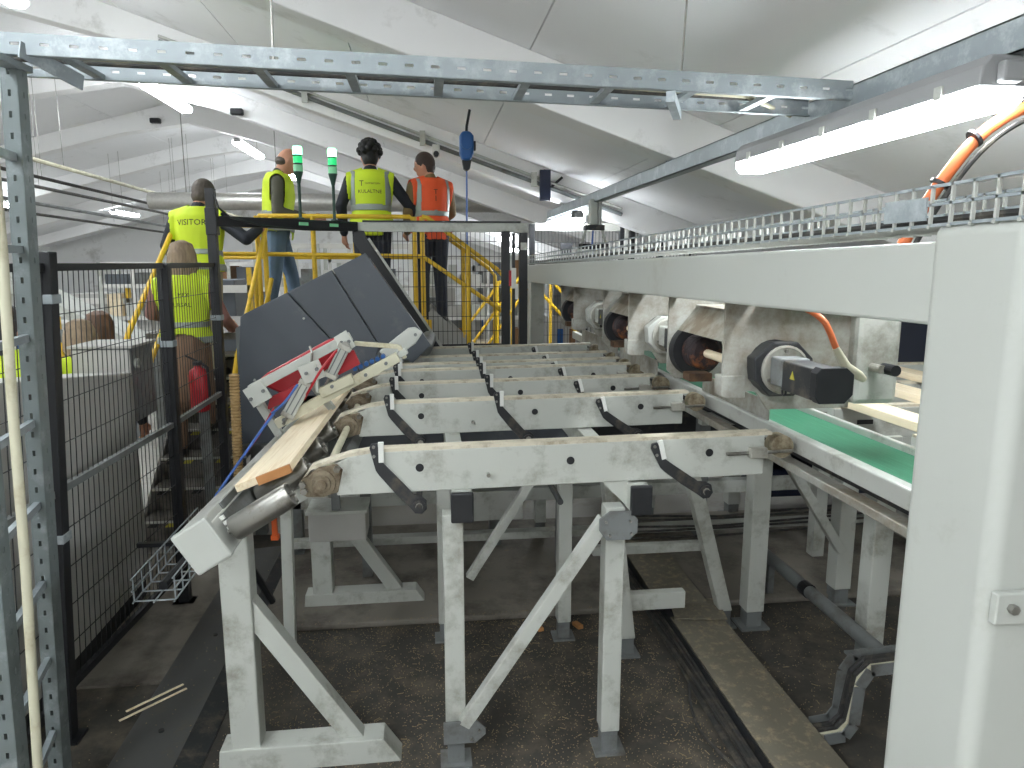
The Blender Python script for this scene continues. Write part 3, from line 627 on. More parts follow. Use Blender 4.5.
# hanging brush units
def brush_unit(y, label):
    t = thing('brush_unit', label, 'brush unit', (1.2, y, 1.5), 'brush units under the gantry')
    zt_ = gz(y) - GB
    MB().prism([(1.07, 1.53), (1.07, zt_), (1.57, zt_), (1.57, 1.46), (1.25, 1.46), (1.2, 1.53)], 'xz', y, y + .014).build('back_plate', 'grey_grimy', t, bev=.002)
    MB().prism([(1.065, 1.515), (1.065, 1.59), (1.16, 1.59), (1.16, 1.505), (1.09, 1.505)], 'xz', y - .004, y + .06).build('foot_block', 'grey_grimy', t, bev=.004)
    # gear case: octagonal plate, round flange, ring; motor along -y
    cx, cz = 1.262, 1.622
    o = [(cx + .115 * math.cos(R(a)) * (1.08 if i % 2 else 1), cz + .105 * math.sin(R(a))) for i, a in enumerate((22, 67, 112, 157, 202, 247, 292, 337))]
    g_ = MB().prism(o, 'xz', y - .085, y - .02).build('gear_case', 'black_iron' if y < 3 else 'alu', t, bev=.006)
    MB().lathe((cx, y - .02, cz), (0, 1, 0), [(0, .1), (.02, .1)], 24).build('flange', 'black', g_)
    MB().lathe((cx, y - .085, cz), (0, -1, 0), [(0, .088), (.008, .088), (.01, .08), (.004, .078)], 28).build('ring', 'rail_steel', g_, smooth=True)
    for a in (90, 210, 330): MB().cyl((cx + .068 * math.cos(R(a)), y - .098, cz + .068 * math.sin(R(a))), (cx + .068 * math.cos(R(a)), y - .084, cz + .068 * math.sin(R(a))), .007, 6).build('screw', 'steel', g_)
    mo = MB().prism([(cx - .05, cz - .058), (cx + .03, cz - .058), (cx + .055, cz - .035), (cx + .055, cz + .03), (cx + .04, cz + .045), (cx - .05, cz + .045)], 'xz', y - .36, y - .16).build('motor', 'black_iron', t, bev=.005)
    MB().box(cx - .055, cx + .05, y - .17, y - .084, cz - .05, cz + .05).build('adapter', 'grey_dark' if y < 3 else 'alu', t, bev=.008)
    MB().prism([(cx - .045, cz - .062), (cx + .04, cz - .062), (cx + .066, cz - .035), (cx + .066, cz + .03), (cx + .04, cz + .052), (cx - .045, cz + .052), (cx - .06, cz + .035), (cx - .06, cz - .04)], 'xz', y - .40, y - .36).build('end_cap', 'black', mo, bev=.003)
    MB().prism([(y - .25, cz - .01), (y - .235, cz + .018), (y - .22, cz - .01)], 'yz', cx - .0515, cx - .05).build('warning_sign', 'hazard_yellow', mo)
    MB().tube([(cx - .02, y - .13, cz - .05)] + [(cx - .02, y - .13 + .014 * math.sin(R(a)), cz - .07 - .014 * math.cos(R(a))) for a in range(180, 541, 45)], .004, 6).build('lifting_eye', 'black', t)
    # shaft and brush wheel behind the plate
    wx, wz, wy = 1.235, 1.60, y + .58
    MB().cyl((wx, y + .01, wz), (wx, wy - .02, wz), .019, 14).build('shaft', 'wood', t, smooth=True)
    MB().cyl((wx, wy, wz), (wx, wy + .3, wz), .03, 12).build('axle', 'rail_steel', t)
    mb = MB(); mb.lathe((wx, wy, wz), (0, 1, 0), [(-.03, .02), (-.03, .06), (-.02, .072), (.0, .078), (.1, .078), (.12, .05), (.12, .02)], 30); mb.build('brush', 'bristle', t)
    MB().lathe((wx, wy + .08, wz), (0, 1, 0), [(0, .03), (0, .118), (.05, .122), (.06, .118), (.06, .03)], 30).build('wheel', 'rubber', t, smooth=True)
    # sheet hood and rear bracket
    hp = [(y + .16, zt_ - .035), (y + .17, zt_ - .045), (y + .60, zt_ - .105), (y + .60, zt_ - .09)]
    m = MB(); ya, yb = y + .14, y + .62
    m.hexa([(1.12, ya, 1.70), (1.13, ya, 1.70), (1.13, yb, 1.70), (1.12, yb, 1.70), (1.20, ya, 1.80), (1.21, ya, 1.80), (1.21, yb, 1.80), (1.20, yb, 1.80)])
    m.build('hood', 'grey_grimy', t)
    MB().box(1.20, 1.50, ya, yb, 1.80, 1.812).build('hood_top', 'grey_grimy', t)
    MB().prism([(1.118, 1.5), (1.118, zt_), (1.5, zt_), (1.5, 1.46), (1.16, 1.46)], 'xz', y + .74, y + .752).build('rear_plate', 'grey_grimy', t, bev=.002)
    MB().box(1.1, 1.2, y + .4, y + .48, 1.50, 1.535).build('wood_block', 'brown_rust', t, bev=.003)
    gx, g0, g1 = (1.47, .42, 1.17) if y < 3 else ((1.40, .5, 1.35) if y < 4 else (1.40, .0, 1.2))
    MB().box(gx, gx + .008, y + g0, y + g1, 1.318 if gx > 1.45 else 1.29, 1.405).build('guide_plate', 'grey_grimy', t, bev=.002)
    MB().bar((gx + .02, y + g0 + .06, 1.36), (gx + .02, y + g0 + .06, zt_), .02, .012).build('guide_stay', 'black_iron', t)
    return t
for y, lb in ((2.45, 'nearest brush unit with a black servo motor under the gantry'), (3.68, 'middle brush unit with a silver gear case under the gantry'), (5.1, 'farthest brush unit under the gantry')): brush_unit(y, lb)
oc = [(1.19, 2.2, 1.87), (1.235, 2.1, 1.83), (1.255, 2.08, 1.78), (1.275, 2.08, 1.735), (1.315, 2.08, 1.675), (1.36, 2.08, 1.645)]
o = tag(MB().tube(smooth_path(oc), .010, 10).build('motor_cable', 'orange_hose', None, smooth=True), 'orange motor cable dropping to the near black motor', 'cable')
MB().tube(oc[3:] + [(1.385, 2.09, 1.63)], [.011, .015, .016, .011], 10).build('grey_sleeve', 'tan_pipe', o, smooth=True)
bx_ = MB().box(1.555, 1.73, 2.4, 2.6, 1.48, 1.84).build('hanger_box', 'grey', None, bev=.02); tag(bx_, 'rounded grey box bracket hanging right of the near motor', 'bracket')
MB().cyl((1.62, 2.34, 1.62), (1.62, 2.4, 1.62), .016, 12).build('stem', 'rail_steel', bx_); MB().cyl((1.645, 2.30, 1.62), (1.645, 2.37, 1.62), .02, 14).build('knob', 'black', bx_)
MB().box(1.2, 1.73, 2.4, 2.6, 1.84, 1.875).build('arm', 'grey', bx_)

# ------------------------------------------------------------------ green belt conveyor
bc = thing('belt_conveyor', 'green belt conveyor running away under the gantry', 'conveyor', (1.65, 3, 0))
MB().box(1.505, 1.835, .8, 7.0, 1.255, 1.272).build('belt', 'belt', bc)
MB().box(1.455, 1.503, .8, 7.0, 1.245, 1.315).build('side_rail', 'alu', bc, bev=.006)
MB().box(1.838, 1.86, .8, 7.0, 1.245, 1.30).build('side_rail', 'alu', bc, bev=.006)
MB().box(1.52, 1.84, .8, 7.0, 1.20, 1.24).build('bed', 'black_iron', bc)
MB().box(1.445, 1.505, .8, 7.0, 1.165, 1.198).build('lower_rail', 'grey_grimy', bc, bev=.004)
for x, y in ((1.765, 3.5), (2.2, 3.1), (2.4, 3.7), (1.70, 5.2), (2.4, 5.2)):
    leg(x, y, 1.2 if x < 2 else 1.18, .1, parent=bc, z0=0)
for (a, b) in (((1.78, 3.5, 1.15), (2.36, 3.64, .35)),):
    MB().bar(a, b, .05, .05, (0, 1, 0)).build('brace', 'grey', bc, bev=.003)
MB().bar((1.5, 3.1, 1.14), (2.5, 3.1, 1.14), .06, .06).build('cross_tie', 'grey', bc); MB().bar((1.5, 3.7, 1.14), (2.5, 3.7, 1.14), .06, .06).build('cross_tie', 'grey', bc)
# outfeed table to the right with planks
of = thing('outfeed_table', 'grey outfeed beams beyond the green belt carrying planks', 'table', (2.4, 3, 0))
for y in (2.5, 3.1, 3.7, 4.4):
    b = MB().box(1.9, 3.6, y - .03, y + .03, 1.17, 1.318).build('beam', 'grey', of, bev=.004)
    MB().box(1.9, 3.6, y - .025, y + .025, 1.318, 1.33).build('chain_strip', 'chain', b)
    MB().box(2.02, 2.1, y - .033, y - .029, 1.24, 1.262).build('slot', 'black', b)
for x in (2.6, 3.4):
    for y in (2.6, 4.3): MB().box(x - .04, x + .04, y - .04, y + .04, 0, 1.17).build('leg', 'grey', of)
for x0, x1, lb in ((1.93, 2.05, 'pale plank nearest the green belt on the outfeed beams'), (2.33, 2.47, 'middle pale plank on the outfeed beams'), (2.75, 2.88, 'farthest pale plank on the outfeed beams')):
    tag(MB().box(x0, x1, 2.2, 5.2, 1.331, 1.37).build('plank', 'wood', None, bev=.003), lb, 'plank', 'planks on the outfeed beams')
# dark machine with clamps seen through the gap at right
mc = thing('clamp_machine', 'dark blue-grey machine with white and red clamps at far right', 'machine', (3.4, 5, 0))
MB().box(2.6, 4.4, 5.0, 5.6, .2, 1.95).build('body', 'navy_screen', mc, bev=.01)
for k, (a, b, mm) in enumerate((((2.75, 1.45), (3.15, 1.72), 'grey_clean'), ((2.8, 1.62), (3.1, 1.36), 'grey_clean'), ((2.95, 1.72), (3.3, 1.5), 'grey_clean'), ((2.72, 1.75), (2.9, 1.4), 'alu'), ((3.2, 1.7), (3.25, 1.4), 'grey_clean'))):
    MB().bar((a[0], 4.86 - .03 * k, a[1]), (b[0], 4.86 - .03 * k, b[1]), .06, .07, (0, 1, 0)).build('clamp_bar', mm, mc, bev=.003)
MB().box(2.72, 3.3, 4.92, 4.95, 1.4, 1.66).build('red_plate', 'red', mc)
MB().tube([(3.0, 4.8, 1.7), (3.05, 4.8, 1.83), (3.15, 4.8, 1.86), (3.2, 4.82, 1.75)], .008, 6).build('hose', 'alu', mc)
MB().tube([(3.0, 4.72, 1.6), (3.06, 4.72, 1.45), (3.08, 4.74, 1.36)], .008, 6).build('hose', 'blue_hose', mc)

# ------------------------------------------------------------------ floor covers and cable duct
fc = thing('floor_cover', 'long dark steel floor cover along the fence', 'floor cover', (-1.1, 3, 0))
MB().prism([(-1.30, .012), (-1.03, .03), (-1.03, .0), (-1.30, .0)], 'xz', 1.5, 4.9).build('plate', 'floor_steel', fc)
MB().prism([(-1.03, .03), (-.93, .006), (-.93, .0), (-1.03, .0)], 'xz', 1.5, 4.9).build('edge_strip', 'black_iron', fc)
for y in (2.9, 3.7, 4.5): MB().cyl((-1.16, y, .02), (-1.16, y, .03), .012, 8).build('bolt', 'black_iron', fc)
du = thing('cable_duct', 'dusty cable duct with loose cover plates on the floor', 'cable duct', (1.4, 3, 0))
MB().box(1.28, 1.57, 1.0, 4.8, .02, .09).build('tray', 'black_iron', du)
for a, b, z, dx, rz in ((1.0, 3.46, .10, 0, 0), (3.42, 3.62, .112, .01, .04), (3.56, 4.8, .124, -.03, .02)):
    m = MB().hexa([(1.285 + dx, a, z - .008), (1.565 + dx, a - rz, z - .008), (1.565 + dx + rz, b, z - .008), (1.285 + dx + rz, b, z - .008), (1.285 + dx, a, z), (1.565 + dx, a - rz, z), (1.565 + dx + rz, b, z), (1.285 + dx + rz, b, z)])
    m.build('cover_plate', 'duct_cover', du, bev=.002)
for k in range(7):
    xx = 1.262 - .018 * (k % 4); zz = .02 + .02 * (k // 4) + .01
    MB().tube([(xx + .01 * math.sin(k + i), 1.0 + .55 * i, zz + .004 * math.cos(i * 2 + k)) for i in range(7)], .010, 6).build('cable', 'cable', du)
MB().tube(smooth_path([(1.2, 2.95, .03), (1.15, 2.8, .02), (1.13, 2.65, .015), (1.15, 2.5, .02), (1.2, 2.35, .03)]), .007, 6).build('loose_cable', 'cable', du)
cdk = thing('cable_bend', 'slotted cable tray bending up beside the gantry column', 'cable tray', (1.9, 2.65, 0))
for s in (0, .12):
    path = [(1.60, 2.47 + s, .05), (1.69, 2.47 + s, .06), (1.725, 2.47 + s, .11), (1.735, 2.47 + s, .28), (1.78, 2.47 + s, .35), (1.98, 2.47 + s, .36)]
    m = MB()
    for a, b in zip(path[:-1], path[1:]): m.bar(a, b, .006, .05, (0, 0, 1) if abs(a[0] - b[0]) > .03 else (1, 0, 0))
    m.build('side_wall', 'grey_dark', cdk)
for k in range(3):
    MB().tube([(1.58, 2.5 + .03 * k, .05), (1.68, 2.5 + .03 * k, .06), (1.72, 2.5 + .03 * k, .1), (1.735, 2.5 + .03 * k, .2), (1.75, 2.5 + .03 * k, .3), (1.8, 2.5 + .03 * k, .35), (1.98, 2.5 + .03 * k, .36)], .011, 6).build('cable', ('tan_pipe', 'cable', 'cable')[k], cdk)
pp = MB().cyl((2.02, 2.5, .25), (2.02, 3.9, .25), .035, 16); p_ = tag(pp.build('floor_pipe', 'grey_dark', None, smooth=True), 'dark grey pipe lying under the belt conveyor', 'pipe')
MB().cyl((2.02, 3.36, .25), (2.02, 3.42, .25), .04, 16).build('coupling', 'black', p_)
for y in (2.6, 3.8): MB().box(2.0, 2.04, y - .02, y + .02, 0, .22).build('support', 'grey_dark', p_)
# machinery under and behind the deck
rf = thing('rear_frame', 'grey steel frame rails low behind the conveyor legs', 'frame', (.6, 4.8, 0))
for z, h, y in ((.40, .09, 4.75), (.16, .05, 4.6)): MB().box(-.95, 3.2, y - .04, y + .04, z - h / 2, z + h / 2).build('rail', 'grey', rf, bev=.003)
for x in (-.9, .45, 1.95, 3.1): MB().box(x - .04, x + .04, 4.71, 4.79, .03, .9).build('post', 'grey_dark', rf, bev=.003)
MB().box(-.9, 3.2, 5.0, 5.1, .42, 1.08).build('back_panel', 'black_iron', rf)
MB().box(.1, .62, 4.5, 4.62, .3, .5).build('tank', 'alu', rf, bev=.006)
for k in range(5): MB().tube([(1.2, 4.55 - .02 * k, .28 - .035 * k), (2.0, 4.5, .26 - .035 * k + .02 * (k % 2)), (3.2, 4.55, .3 - .04 * k)], .008, 6).build('hose', 'cable', rf)
wb = MB().box(-.62, -.33, 3.55, 3.75, .58, .73).build('junction_box', 'cabinet', None, bev=.006); tag(wb, 'pale junction box under the left end of the deck', 'box')
MB().box(-.63, -.32, 3.54, 3.76, .73, .745).build('lid', 'grey', wb); MB().box(-.50, -.46, 3.56, 3.6, .74, 1.12).build('hanger', 'grey_dark', wb)
tb2 = MB().box(-.45, .9, 4.2, 4.5, .78, 1.0).build('motor_box', 'housing', None, bev=.01); tag(tb2, 'dark drive box under the middle of the deck', 'box')
for x in (-.4, .85): MB().box(x - .03, x + .03, 4.3, 4.4, .03, .78).build('leg', 'grey_dark', tb2)
o_ = MB().box(-.665, -.645, 2.95, 2.97, .86, 1.10).build('orange_rod', 'orange_paint'); tag(o_, 'short orange rod hanging under the trough end', 'rod')
MB().box(-.67, -.64, 2.945, 2.975, .84, .86).build('tip', 'orange_paint', o_)
# wire basket with cable at the trough end
wbk = thing('wire_basket', 'small galvanised wire basket tray under the trough end', 'wire basket', (-1.12, 3.2, .6))
m = MB()
for k in range(5):
    yy = 2.86 + .09 * k
    m.bar((-1.20, yy, .74), (-1.20, yy, .64), .005, .005); m.bar((-1.20, yy, .64), (-1.04, yy, .64), .005, .005); m.bar((-1.04, yy, .64), (-1.04, yy, .74), .005, .005)
o = m.build('cross_wires', 'galv', wbk); o['kind'] = 'stuff'
m = MB()
for x, z in ((-1.20, .74), (-1.20, .69), (-1.20, .64), (-1.12, .64), (-1.04, .64), (-1.04, .69), (-1.04, .74)): m.bar((x, 2.84, z), (x, 3.7, z), .005, .005)
m.build('long_wires', 'galv', wbk)
MB().bar((-1.43, 3.5, .63), (-1.04, 3.5, .63), .03, .02).build('bracket', 'black', wbk)
MB().tube([(-1.12, 2.95, .66), (-1.11, 3.3, .66), (-1.0, 3.7, .5), (-.9, 3.9, .1)], .02, 8).build('hose', 'black', wbk)

# ------------------------------------------------------------------ behind the left fence: cabinets, stairs, extinguisher
cb1 = thing('cabinet', 'large light grey cabinet behind the left mesh fence', 'cabinet', (-1.85, 3.3, 0))
MB().hexa([(-2.02, 2.4, .12), (-1.70, 2.4, .12), (-1.70, 4.3, .12), (-2.02, 4.3, .12), (-2.02, 2.4, 1.6), (-1.70, 2.4, 1.6), (-1.70, 4.3, 1.37), (-2.02, 4.3, 1.37)]).build('body', 'cabinet', cb1, bev=.008)
MB().box(-1.70, -1.69, 2.55, 3.28, .16, 1.36).build('door', 'cabinet', cb1, bev=.004); MB().box(-1.70, -1.69, 3.3, 4.26, .16, 1.34).build('door', 'cabinet', cb1, bev=.004)
MB().box(-2.0, -1.72, 2.42, 4.28, 0, .12).build('plinth', 'black', cb1)
MB().box(-1.70, -1.68, 3.22, 3.24, .7, .82).build('handle', 'black', cb1)
cb2 = thing('control_box', 'grey control box with a round socket behind the cabinet', 'control box', (-1.85, 4.5, 0))
MB().box(-2.06, -1.74, 4.40, 4.75, 1.05, 1.5).build('body', 'grey_dark', cb2, bev=.008); MB().box(-2.06, -1.74, 4.388, 4.40, 1.06, 1.49).build('front', 'cabinet', cb2); MB().box(-2.08, -1.72, 4.385, 4.77, 1.5, 1.515).build('lid', 'cabinet', cb2)
MB().lathe((-1.74, 4.47, 1.4), (1, 0, 0), [(0, .03), (.02, .03), (.02, .018), (.0, .018)], 16).build('socket', 'grey_clean', cb2)
MB().box(-1.95, -1.85, 4.5, 4.6, 0, 1.05).build('stand', 'grey_dark', cb2)
st = thing('staircase', 'steel staircase with hazard striped treads and yellow handrails', 'stairs', (-1.7, 5.7, 0))
NS = 7
for k in range(NS):
    z = .21 + .167 * k; y = 5.0 + .222 * k
    t_ = MB().box(-2.0, -1.38, y, y + .25, z - .02, z).build('tread', 'step_metal', st)
    MB().box(-1.99, -1.39, y + .012, y + .018, z - .165, z - .02).build('riser', 'step_metal', st)
    MB().box(-2.0, -1.38, y - .004, y, z - .016, z + .002).build('nosing', 'alu', t_)
    for j in range(5):
        x = -1.97 + .12 * j; MB().hexa([(x, y - .004, z - .045), (x + .06, y - .004, z - .045), (x + .06, y + .0, z - .045), (x, y + .0, z - .045), (x + .025, y - .004, z - .018), (x + .085, y - .004, z - .018), (x + .085, y, z - .018), (x + .025, y, z - .018)]).build('hazard_mark', 'hazard_yellow' if j % 2 else 'hazard_black', t_)
for x in (-2.03, -1.36):
    MB().hexa([(x, 4.85, 0), (x + .02, 4.85, 0), (x + .02, 5.1, 0), (x, 5.1, 0), (x, 6.5, 1.38), (x + .02, 6.5, 1.38), (x + .02, 6.65, 1.25), (x, 6.65, 1.25)]).build('stringer', 'step_metal', st)
def ypipe(pts, name='handrail', parent=None, r=.02): return MB().tube(pts, r, 10).build(name, 'yellow', parent, smooth=True)
ypipe([(-2.05, 5.05, .2), (-2.05, 5.1, 1.42), (-2.05, 5.2, 1.52), (-2.05, 6.4, 2.37), (-2.05, 6.6, 2.4)], 'handrail', st); ypipe([(-2.05, 5.1, .95), (-2.05, 6.5, 1.95)], 'mid_rail', st)
ypipe([(-1.34, 5.05, .2), (-1.34, 5.08, 1.18), (-1.34, 5.2, 1.32), (-1.34, 6.4, 2.30), (-1.34, 6.6, 2.38)], 'handrail', st); ypipe([(-1.34, 5.1, .75), (-1.34, 6.5, 1.85)], 'mid_rail', st)
for x in (-2.05, -1.34): ypipe([(x, 5.9, .6), (x, 5.9, 1.9 if x > -2 else 2.0)], 'baluster', st, .018)
ex = thing('fire_extinguisher', 'red fire extinguisher hanging by the stairs', 'fire extinguisher', (-1.56, 4.95, 1.0))
MB().lathe((-1.535, 4.95, 1.0), (0, 0, 1), [(0, .05), (.01, .062), (.25, .064), (.285, .05), (.30, .024), (.315, .02)], 20).build('cylinder', 'red', ex, smooth=True)
MB().box(-1.56, -1.51, 4.92, 4.98, 1.315, 1.345).build('valve', 'black', ex, bev=.006); MB().bar((-1.535, 4.95, 1.345), (-1.60, 4.92, 1.385), .02, .012).build('lever', 'black', ex)
MB().tube([(-1.51, 4.95, 1.33), (-1.475, 4.95, 1.3), (-1.468, 4.95, 1.15), (-1.47, 4.95, 1.06)], .01, 8).build('hose', 'black', ex)
MB().box(-1.57, -1.50, 4.95 + .066, 5.03, .0, 1.3).build('bracket', 'grey_dark', ex)
MB().box(-1.56, -1.51, 4.884, 4.888, 1.08, 1.16).build('label', 'red', ex)
# ------------------------------------------------------------------ platform with yellow railings
PZ = 1.38
pf = thing('platform', 'raised steel platform with yellow railings behind the dark housing', 'platform', (-.6, 7.4, 0))
MB().box(-2.45, .05, 6.55, 8.6, PZ - .06, PZ).build('deck', 'step_metal', pf)
MB().box(-1.4, .05, 6.53, 6.55, PZ - .1, PZ + .1).build('toe_board', 'yellow', pf)
for x in (-2.4, -1.42, -.02):
    for y in (6.65, 8.5): MB().box(x - .04, x + .04, y - .04, y + .04, 0, PZ - .06).build('column', 'grey_dark', pf)
for x in (-1.46, -1.40, -.98, -.09, -.02): ypipe([(x, 6.6, PZ), (x, 6.6, 2.40 if x != -.98 else 2.09 + .3)], 'post', pf, .022)
ypipe([(-1.46, 6.6, 2.36), (-1.44, 6.6, 2.40), (-.13, 6.6, 2.40), (-.09, 6.6, 2.36)], 'top_rail', pf); ypipe([(-1.9, 6.6, 2.07), (-1.46, 6.6, 2.07), (-.02, 6.6, 2.05)], 'mid_rail', pf)
ypipe([(-2.4, 8.5, 2.4), (.02, 8.5, 2.4)], 'top_rail', pf); ypipe([(-2.4, 8.5, 2.05), (.02, 8.5, 2.05)], 'mid_rail', pf)
for x in (-2.38, -1.6, -.8, 0.0): ypipe([(x, 8.5, PZ), (x, 8.5, 2.4)], 'post', pf, .02)
# stair going down to the right
sr = thing('side_stairs', 'stairs with yellow handrails leading down right behind the mesh gate', 'stairs', (.5, 7.0, 0))
for k in range(7):
    MB().box(.06 + .2 * k, .30 + .2 * k, 6.6, 7.4, PZ - .195 * (k + 1) - .02, PZ - .195 * (k + 1)).build('tread', 'step_metal', sr)
for y in (6.56, 7.42): MB().prism([(.02, PZ + .16), (.06, PZ + .2), (1.5, -.0 + .2), (1.5, 0), (1.25, 0), (.02, PZ - .12)], 'xz', y, y + .02).build('stringer', 'cabinet', sr)
for y in (6.56, 7.44):
    ypipe([(-.02, y, 2.40), (.03, y, 2.39), (.66, y, 1.93), (.72, y, 1.86), (.72, y, .8)], 'handrail', sr); ypipe([(-.02, y, 2.05), (.72, y, 1.54)], 'mid_rail', sr)
    ypipe([(.39, y, 2.12), (.39, y, .9)], 'baluster', sr, .022)
# black mesh gate with a grey top rail at the far end of the deck
gt = thing('mesh_gate', 'black wire mesh gate with a grey top rail at the far deck end', 'gate', (.1, 6.05, 0))
MB().box(-.56, .86, 6.02, 6.07, 2.245, 2.32).build('top_rail', 'grey', gt, bev=.003); MB().box(-.50, .80, 6.015, 6.075, 2.32, 2.335).build('cover_strip', 'black', gt)
MB().box(.64, .71, 6.02, 6.08, 1.2, 2.26).build('post', 'black', gt, bev=.003); MB().box(.79, .86, 6.02, 6.08, 0, 2.24).build('post', 'black', gt, bev=.003); MB().box(.73, .755, 6.03, 6.06, 1.2, 2.24).build('strip', 'black', gt)
MB().box(-.0, .66, 6.03, 6.06, 1.285, 1.31).build('bottom_rail', 'black', gt)
MB().prism([(-.58, 2.25), (-.49, 2.25), (-.47, 2.19), (.125, 1.27), (.0, 1.27), (-.58, 2.16)], 'xz', 6.0, 6.06).build('slanting_post', 'black', gt, bev=.004)
MB().bar((-.455, 6.02, 2.19), (.14, 6.02, 1.27), .02, .014, (0, 1, 0)).build('alu_edge', 'alu', gt)
m = MB()
for k in range(30):
    x = -.46 + .04 * k
    if x > .64: break
    zb = max(1.30, 2.17 - (x + .46) * 1.53); m.bar((x, 6.045, zb), (x, 6.045, 2.25), .0045, .0045)
for z in np.arange(1.42, 2.25, .125):
    x0 = max(-.46, -.46 + (2.17 - z) / 1.53); m.bar((x0, 6.045, z), (.65, 6.045, z), .005, .005)
o = m.build('wire_mesh', 'black', gt); o['kind'] = 'stuff'
MB().box(.80, .85, 6.0, 6.02, 2.1, 2.16).build('switch', 'alu', gt); MB().box(.72, .76, 6.0, 6.03, 1.78, 1.95).build('sign', 'pallet_white', gt); MB().box(.70, .72, 6.0, 6.03, 1.8, 1.93).build('red_mark', 'red', gt)
# far fence at right
ff = thing('far_fence', 'far black mesh fence with grey frame rails behind the gantry', 'fence', (2.5, 8.4, 0))
for x0, x1, z, h, mm in ((1.25, 2.45, 2.36, .09, 'alu'), (2.45, 2.85, 2.38, .04, 'alu'), (3.2, 4.8, 2.52, .05, 'navy_screen')):
    MB().box(x0, x1, 8.38, 8.42, z, z + h).build('rail', mm, ff)
MB().bar((2.85, 8.4, 2.40), (3.2, 8.0, 2.47), .04, .05).build('rail', 'alu', ff)
for x in (1.25, 2.33, 2.45, 2.8, 3.15, 4.7): MB().box(x - .03, x + .03, 8.36, 8.44, 0, 2.44).build('post', 'black', ff)
for x in (2.37, 3.12): MB().box(x - .02, x + .02, 8.33, 8.36, 1.6, 2.42).build('stile', 'alu', ff)
mesh_panel(ff, (1.28, 8.4, .2), (2.42, 8.4, .2), (2.42, 8.4, 2.38), (1.28, 8.4, 2.38), 28, 14, .002); mesh_panel(ff, (2.48, 8.4, .2), (4.7, 8.4, .2), (4.7, 8.4, 2.5), (2.48, 8.4, 2.5), 54, 14, .002)
MB().box(1.58, 1.72, 8.34, 8.36, 2.08, 2.22).build('switch_box', 'black', ff)
# slung cylinder and bracket
cy = thing('lift_cylinder', 'grey vertical cylinder with a bracket hanging from the channel', 'cylinder', (1.55, 6.5, 2.3))
MB().box(1.49, 1.57, 6.46, 6.54, 2.33, 2.56).build('barrel', 'grey', cy, bev=.012); MB().cyl((1.59, 6.5, 2.31), (1.59, 6.5, 2.56), .02, 12).build('tube', 'alu', cy)
MB().box(1.45, 1.63, 6.45, 6.55, 2.285, 2.33).build('clevis', 'black_iron', cy, bev=.004)
for s in (-1, 1): MB().bar((1.54 + s * .08, 6.5, 2.285), (1.54 + s * .14, 6.5, 2.06), .02, .02).build('stay', 'grey', cy)
MB().bar((1.40, 6.5, 2.14), (1.68, 6.5, 2.14), .02, .05).build('cross_bar', 'black', cy); MB().tube([(1.52, 6.45, 2.28), (1.51, 6.44, 2.15), (1.52, 6.45, 2.04)], .008, 6).build('hose', 'blue_hose', cy)
# monitor on its bracket
mn = thing('monitor', 'dark monitor on a bracket hanging from the roof', 'monitor', (1.33, 7.9, 2.8))
MB().box(1.26, 1.38, 7.9, 7.93, 2.66, 2.99).build('screen', 'navy_screen', mn, bev=.004); MB().box(1.30, 1.34, 7.93, 8.0, 2.8, 2.85).build('mount', 'black', mn); MB().bar((1.38, 7.95, 2.8), (1.52, 7.97, 2.92), .02, .025).build('arm', 'black', mn); MB().bar((1.32, 7.97, 2.83), (1.32, 7.97, 3.0), .02, .02).build('stem', 'black', mn)

# ------------------------------------------------------------------ background services and far hall
for k, (p, q, r, mm, lb) in enumerate((((-5.0, 9.0, 3.32), (-5.0, 22.0, 3.2), .03, 'tan_pipe', 'pale service pipe along the left roof slope, uppermost'), ((-5.3, 9.0, 3.18), (-5.3, 22, 3.05), .025, 'cable', 'dark service pipe under the pale pipe at left'), ((-5.35, 9.0, 3.05), (-5.35, 22, 2.95), .025, 'cable', 'lower dark service pipe at left'), ((-6.4, 9.5, 3.0), (-6.4, 22, 2.85), .03, 'grey_dark', 'grey service pipe far at left'), ((-6.6, 9.5, 2.85), (-6.6, 22, 2.72), .025, 'cable', 'lowest dark service pipe far at left'))):
    o = tag(MB().tube([p, q], r, 8).build('service_pipe', mm, None, smooth=True), lb, 'pipe', 'service pipes at left')
    for y in (11.0, 16.5, 19.5): MB().cyl((p[0], y, p[2]), (p[0], y, roofz(p[0])), .0035, 6).build('hanger', 'steel', o)
dt = tag(MB().tube([(-4.6 + .8 * i, 13.0, 3.02) for i in range(9)], [.15 if i % 2 else .145 for i in range(9)], 14).build('air_duct', 'duct_silver', None, smooth=True), 'silver insulated air duct crossing behind the people', 'duct')
for x in (-4, -2.5, -1, .5, 1.5): MB().cyl((x, 13, 3.1), (x, 13, roofz(x)), .008, 6).build('hanger', 'steel', dt)
# conduits and small boxes on the rafter faces
def on_rafter(x, dz): return roofz(x) - dz
cr = tag(MB().tube([(-2.6, 7.95, on_rafter(-2.6, .18)), (0, 7.95, on_rafter(0, .2)), (2.2, 7.95, on_rafter(2.2, .2))], .022, 8).build('roof_conduit', 'grey_dark'), 'grey conduit fixed along the roof rafter above the people', 'conduit')
MB().tube([(-2.6, 7.95, on_rafter(-2.6, .13)), (0, 7.95, on_rafter(0, .14)), (2.2, 7.95, on_rafter(2.2, .14))], .016, 8).build('second_conduit', 'alu', cr)
for x in (-1.2, 0.0, 1.2): MB().box(x - .03, x + .03, 7.92, 7.98, on_rafter(x, .25), on_rafter(x, .1)).build('clip', 'alu', cr)
c_ = tag(MB().box(.10, .18, 7.84, 7.93, on_rafter(.14, .32), on_rafter(.14, .2)).build('junction_box', 'pallet_white', None, bev=.008), 'small white junction box on the rafter above the orange vest', 'box')
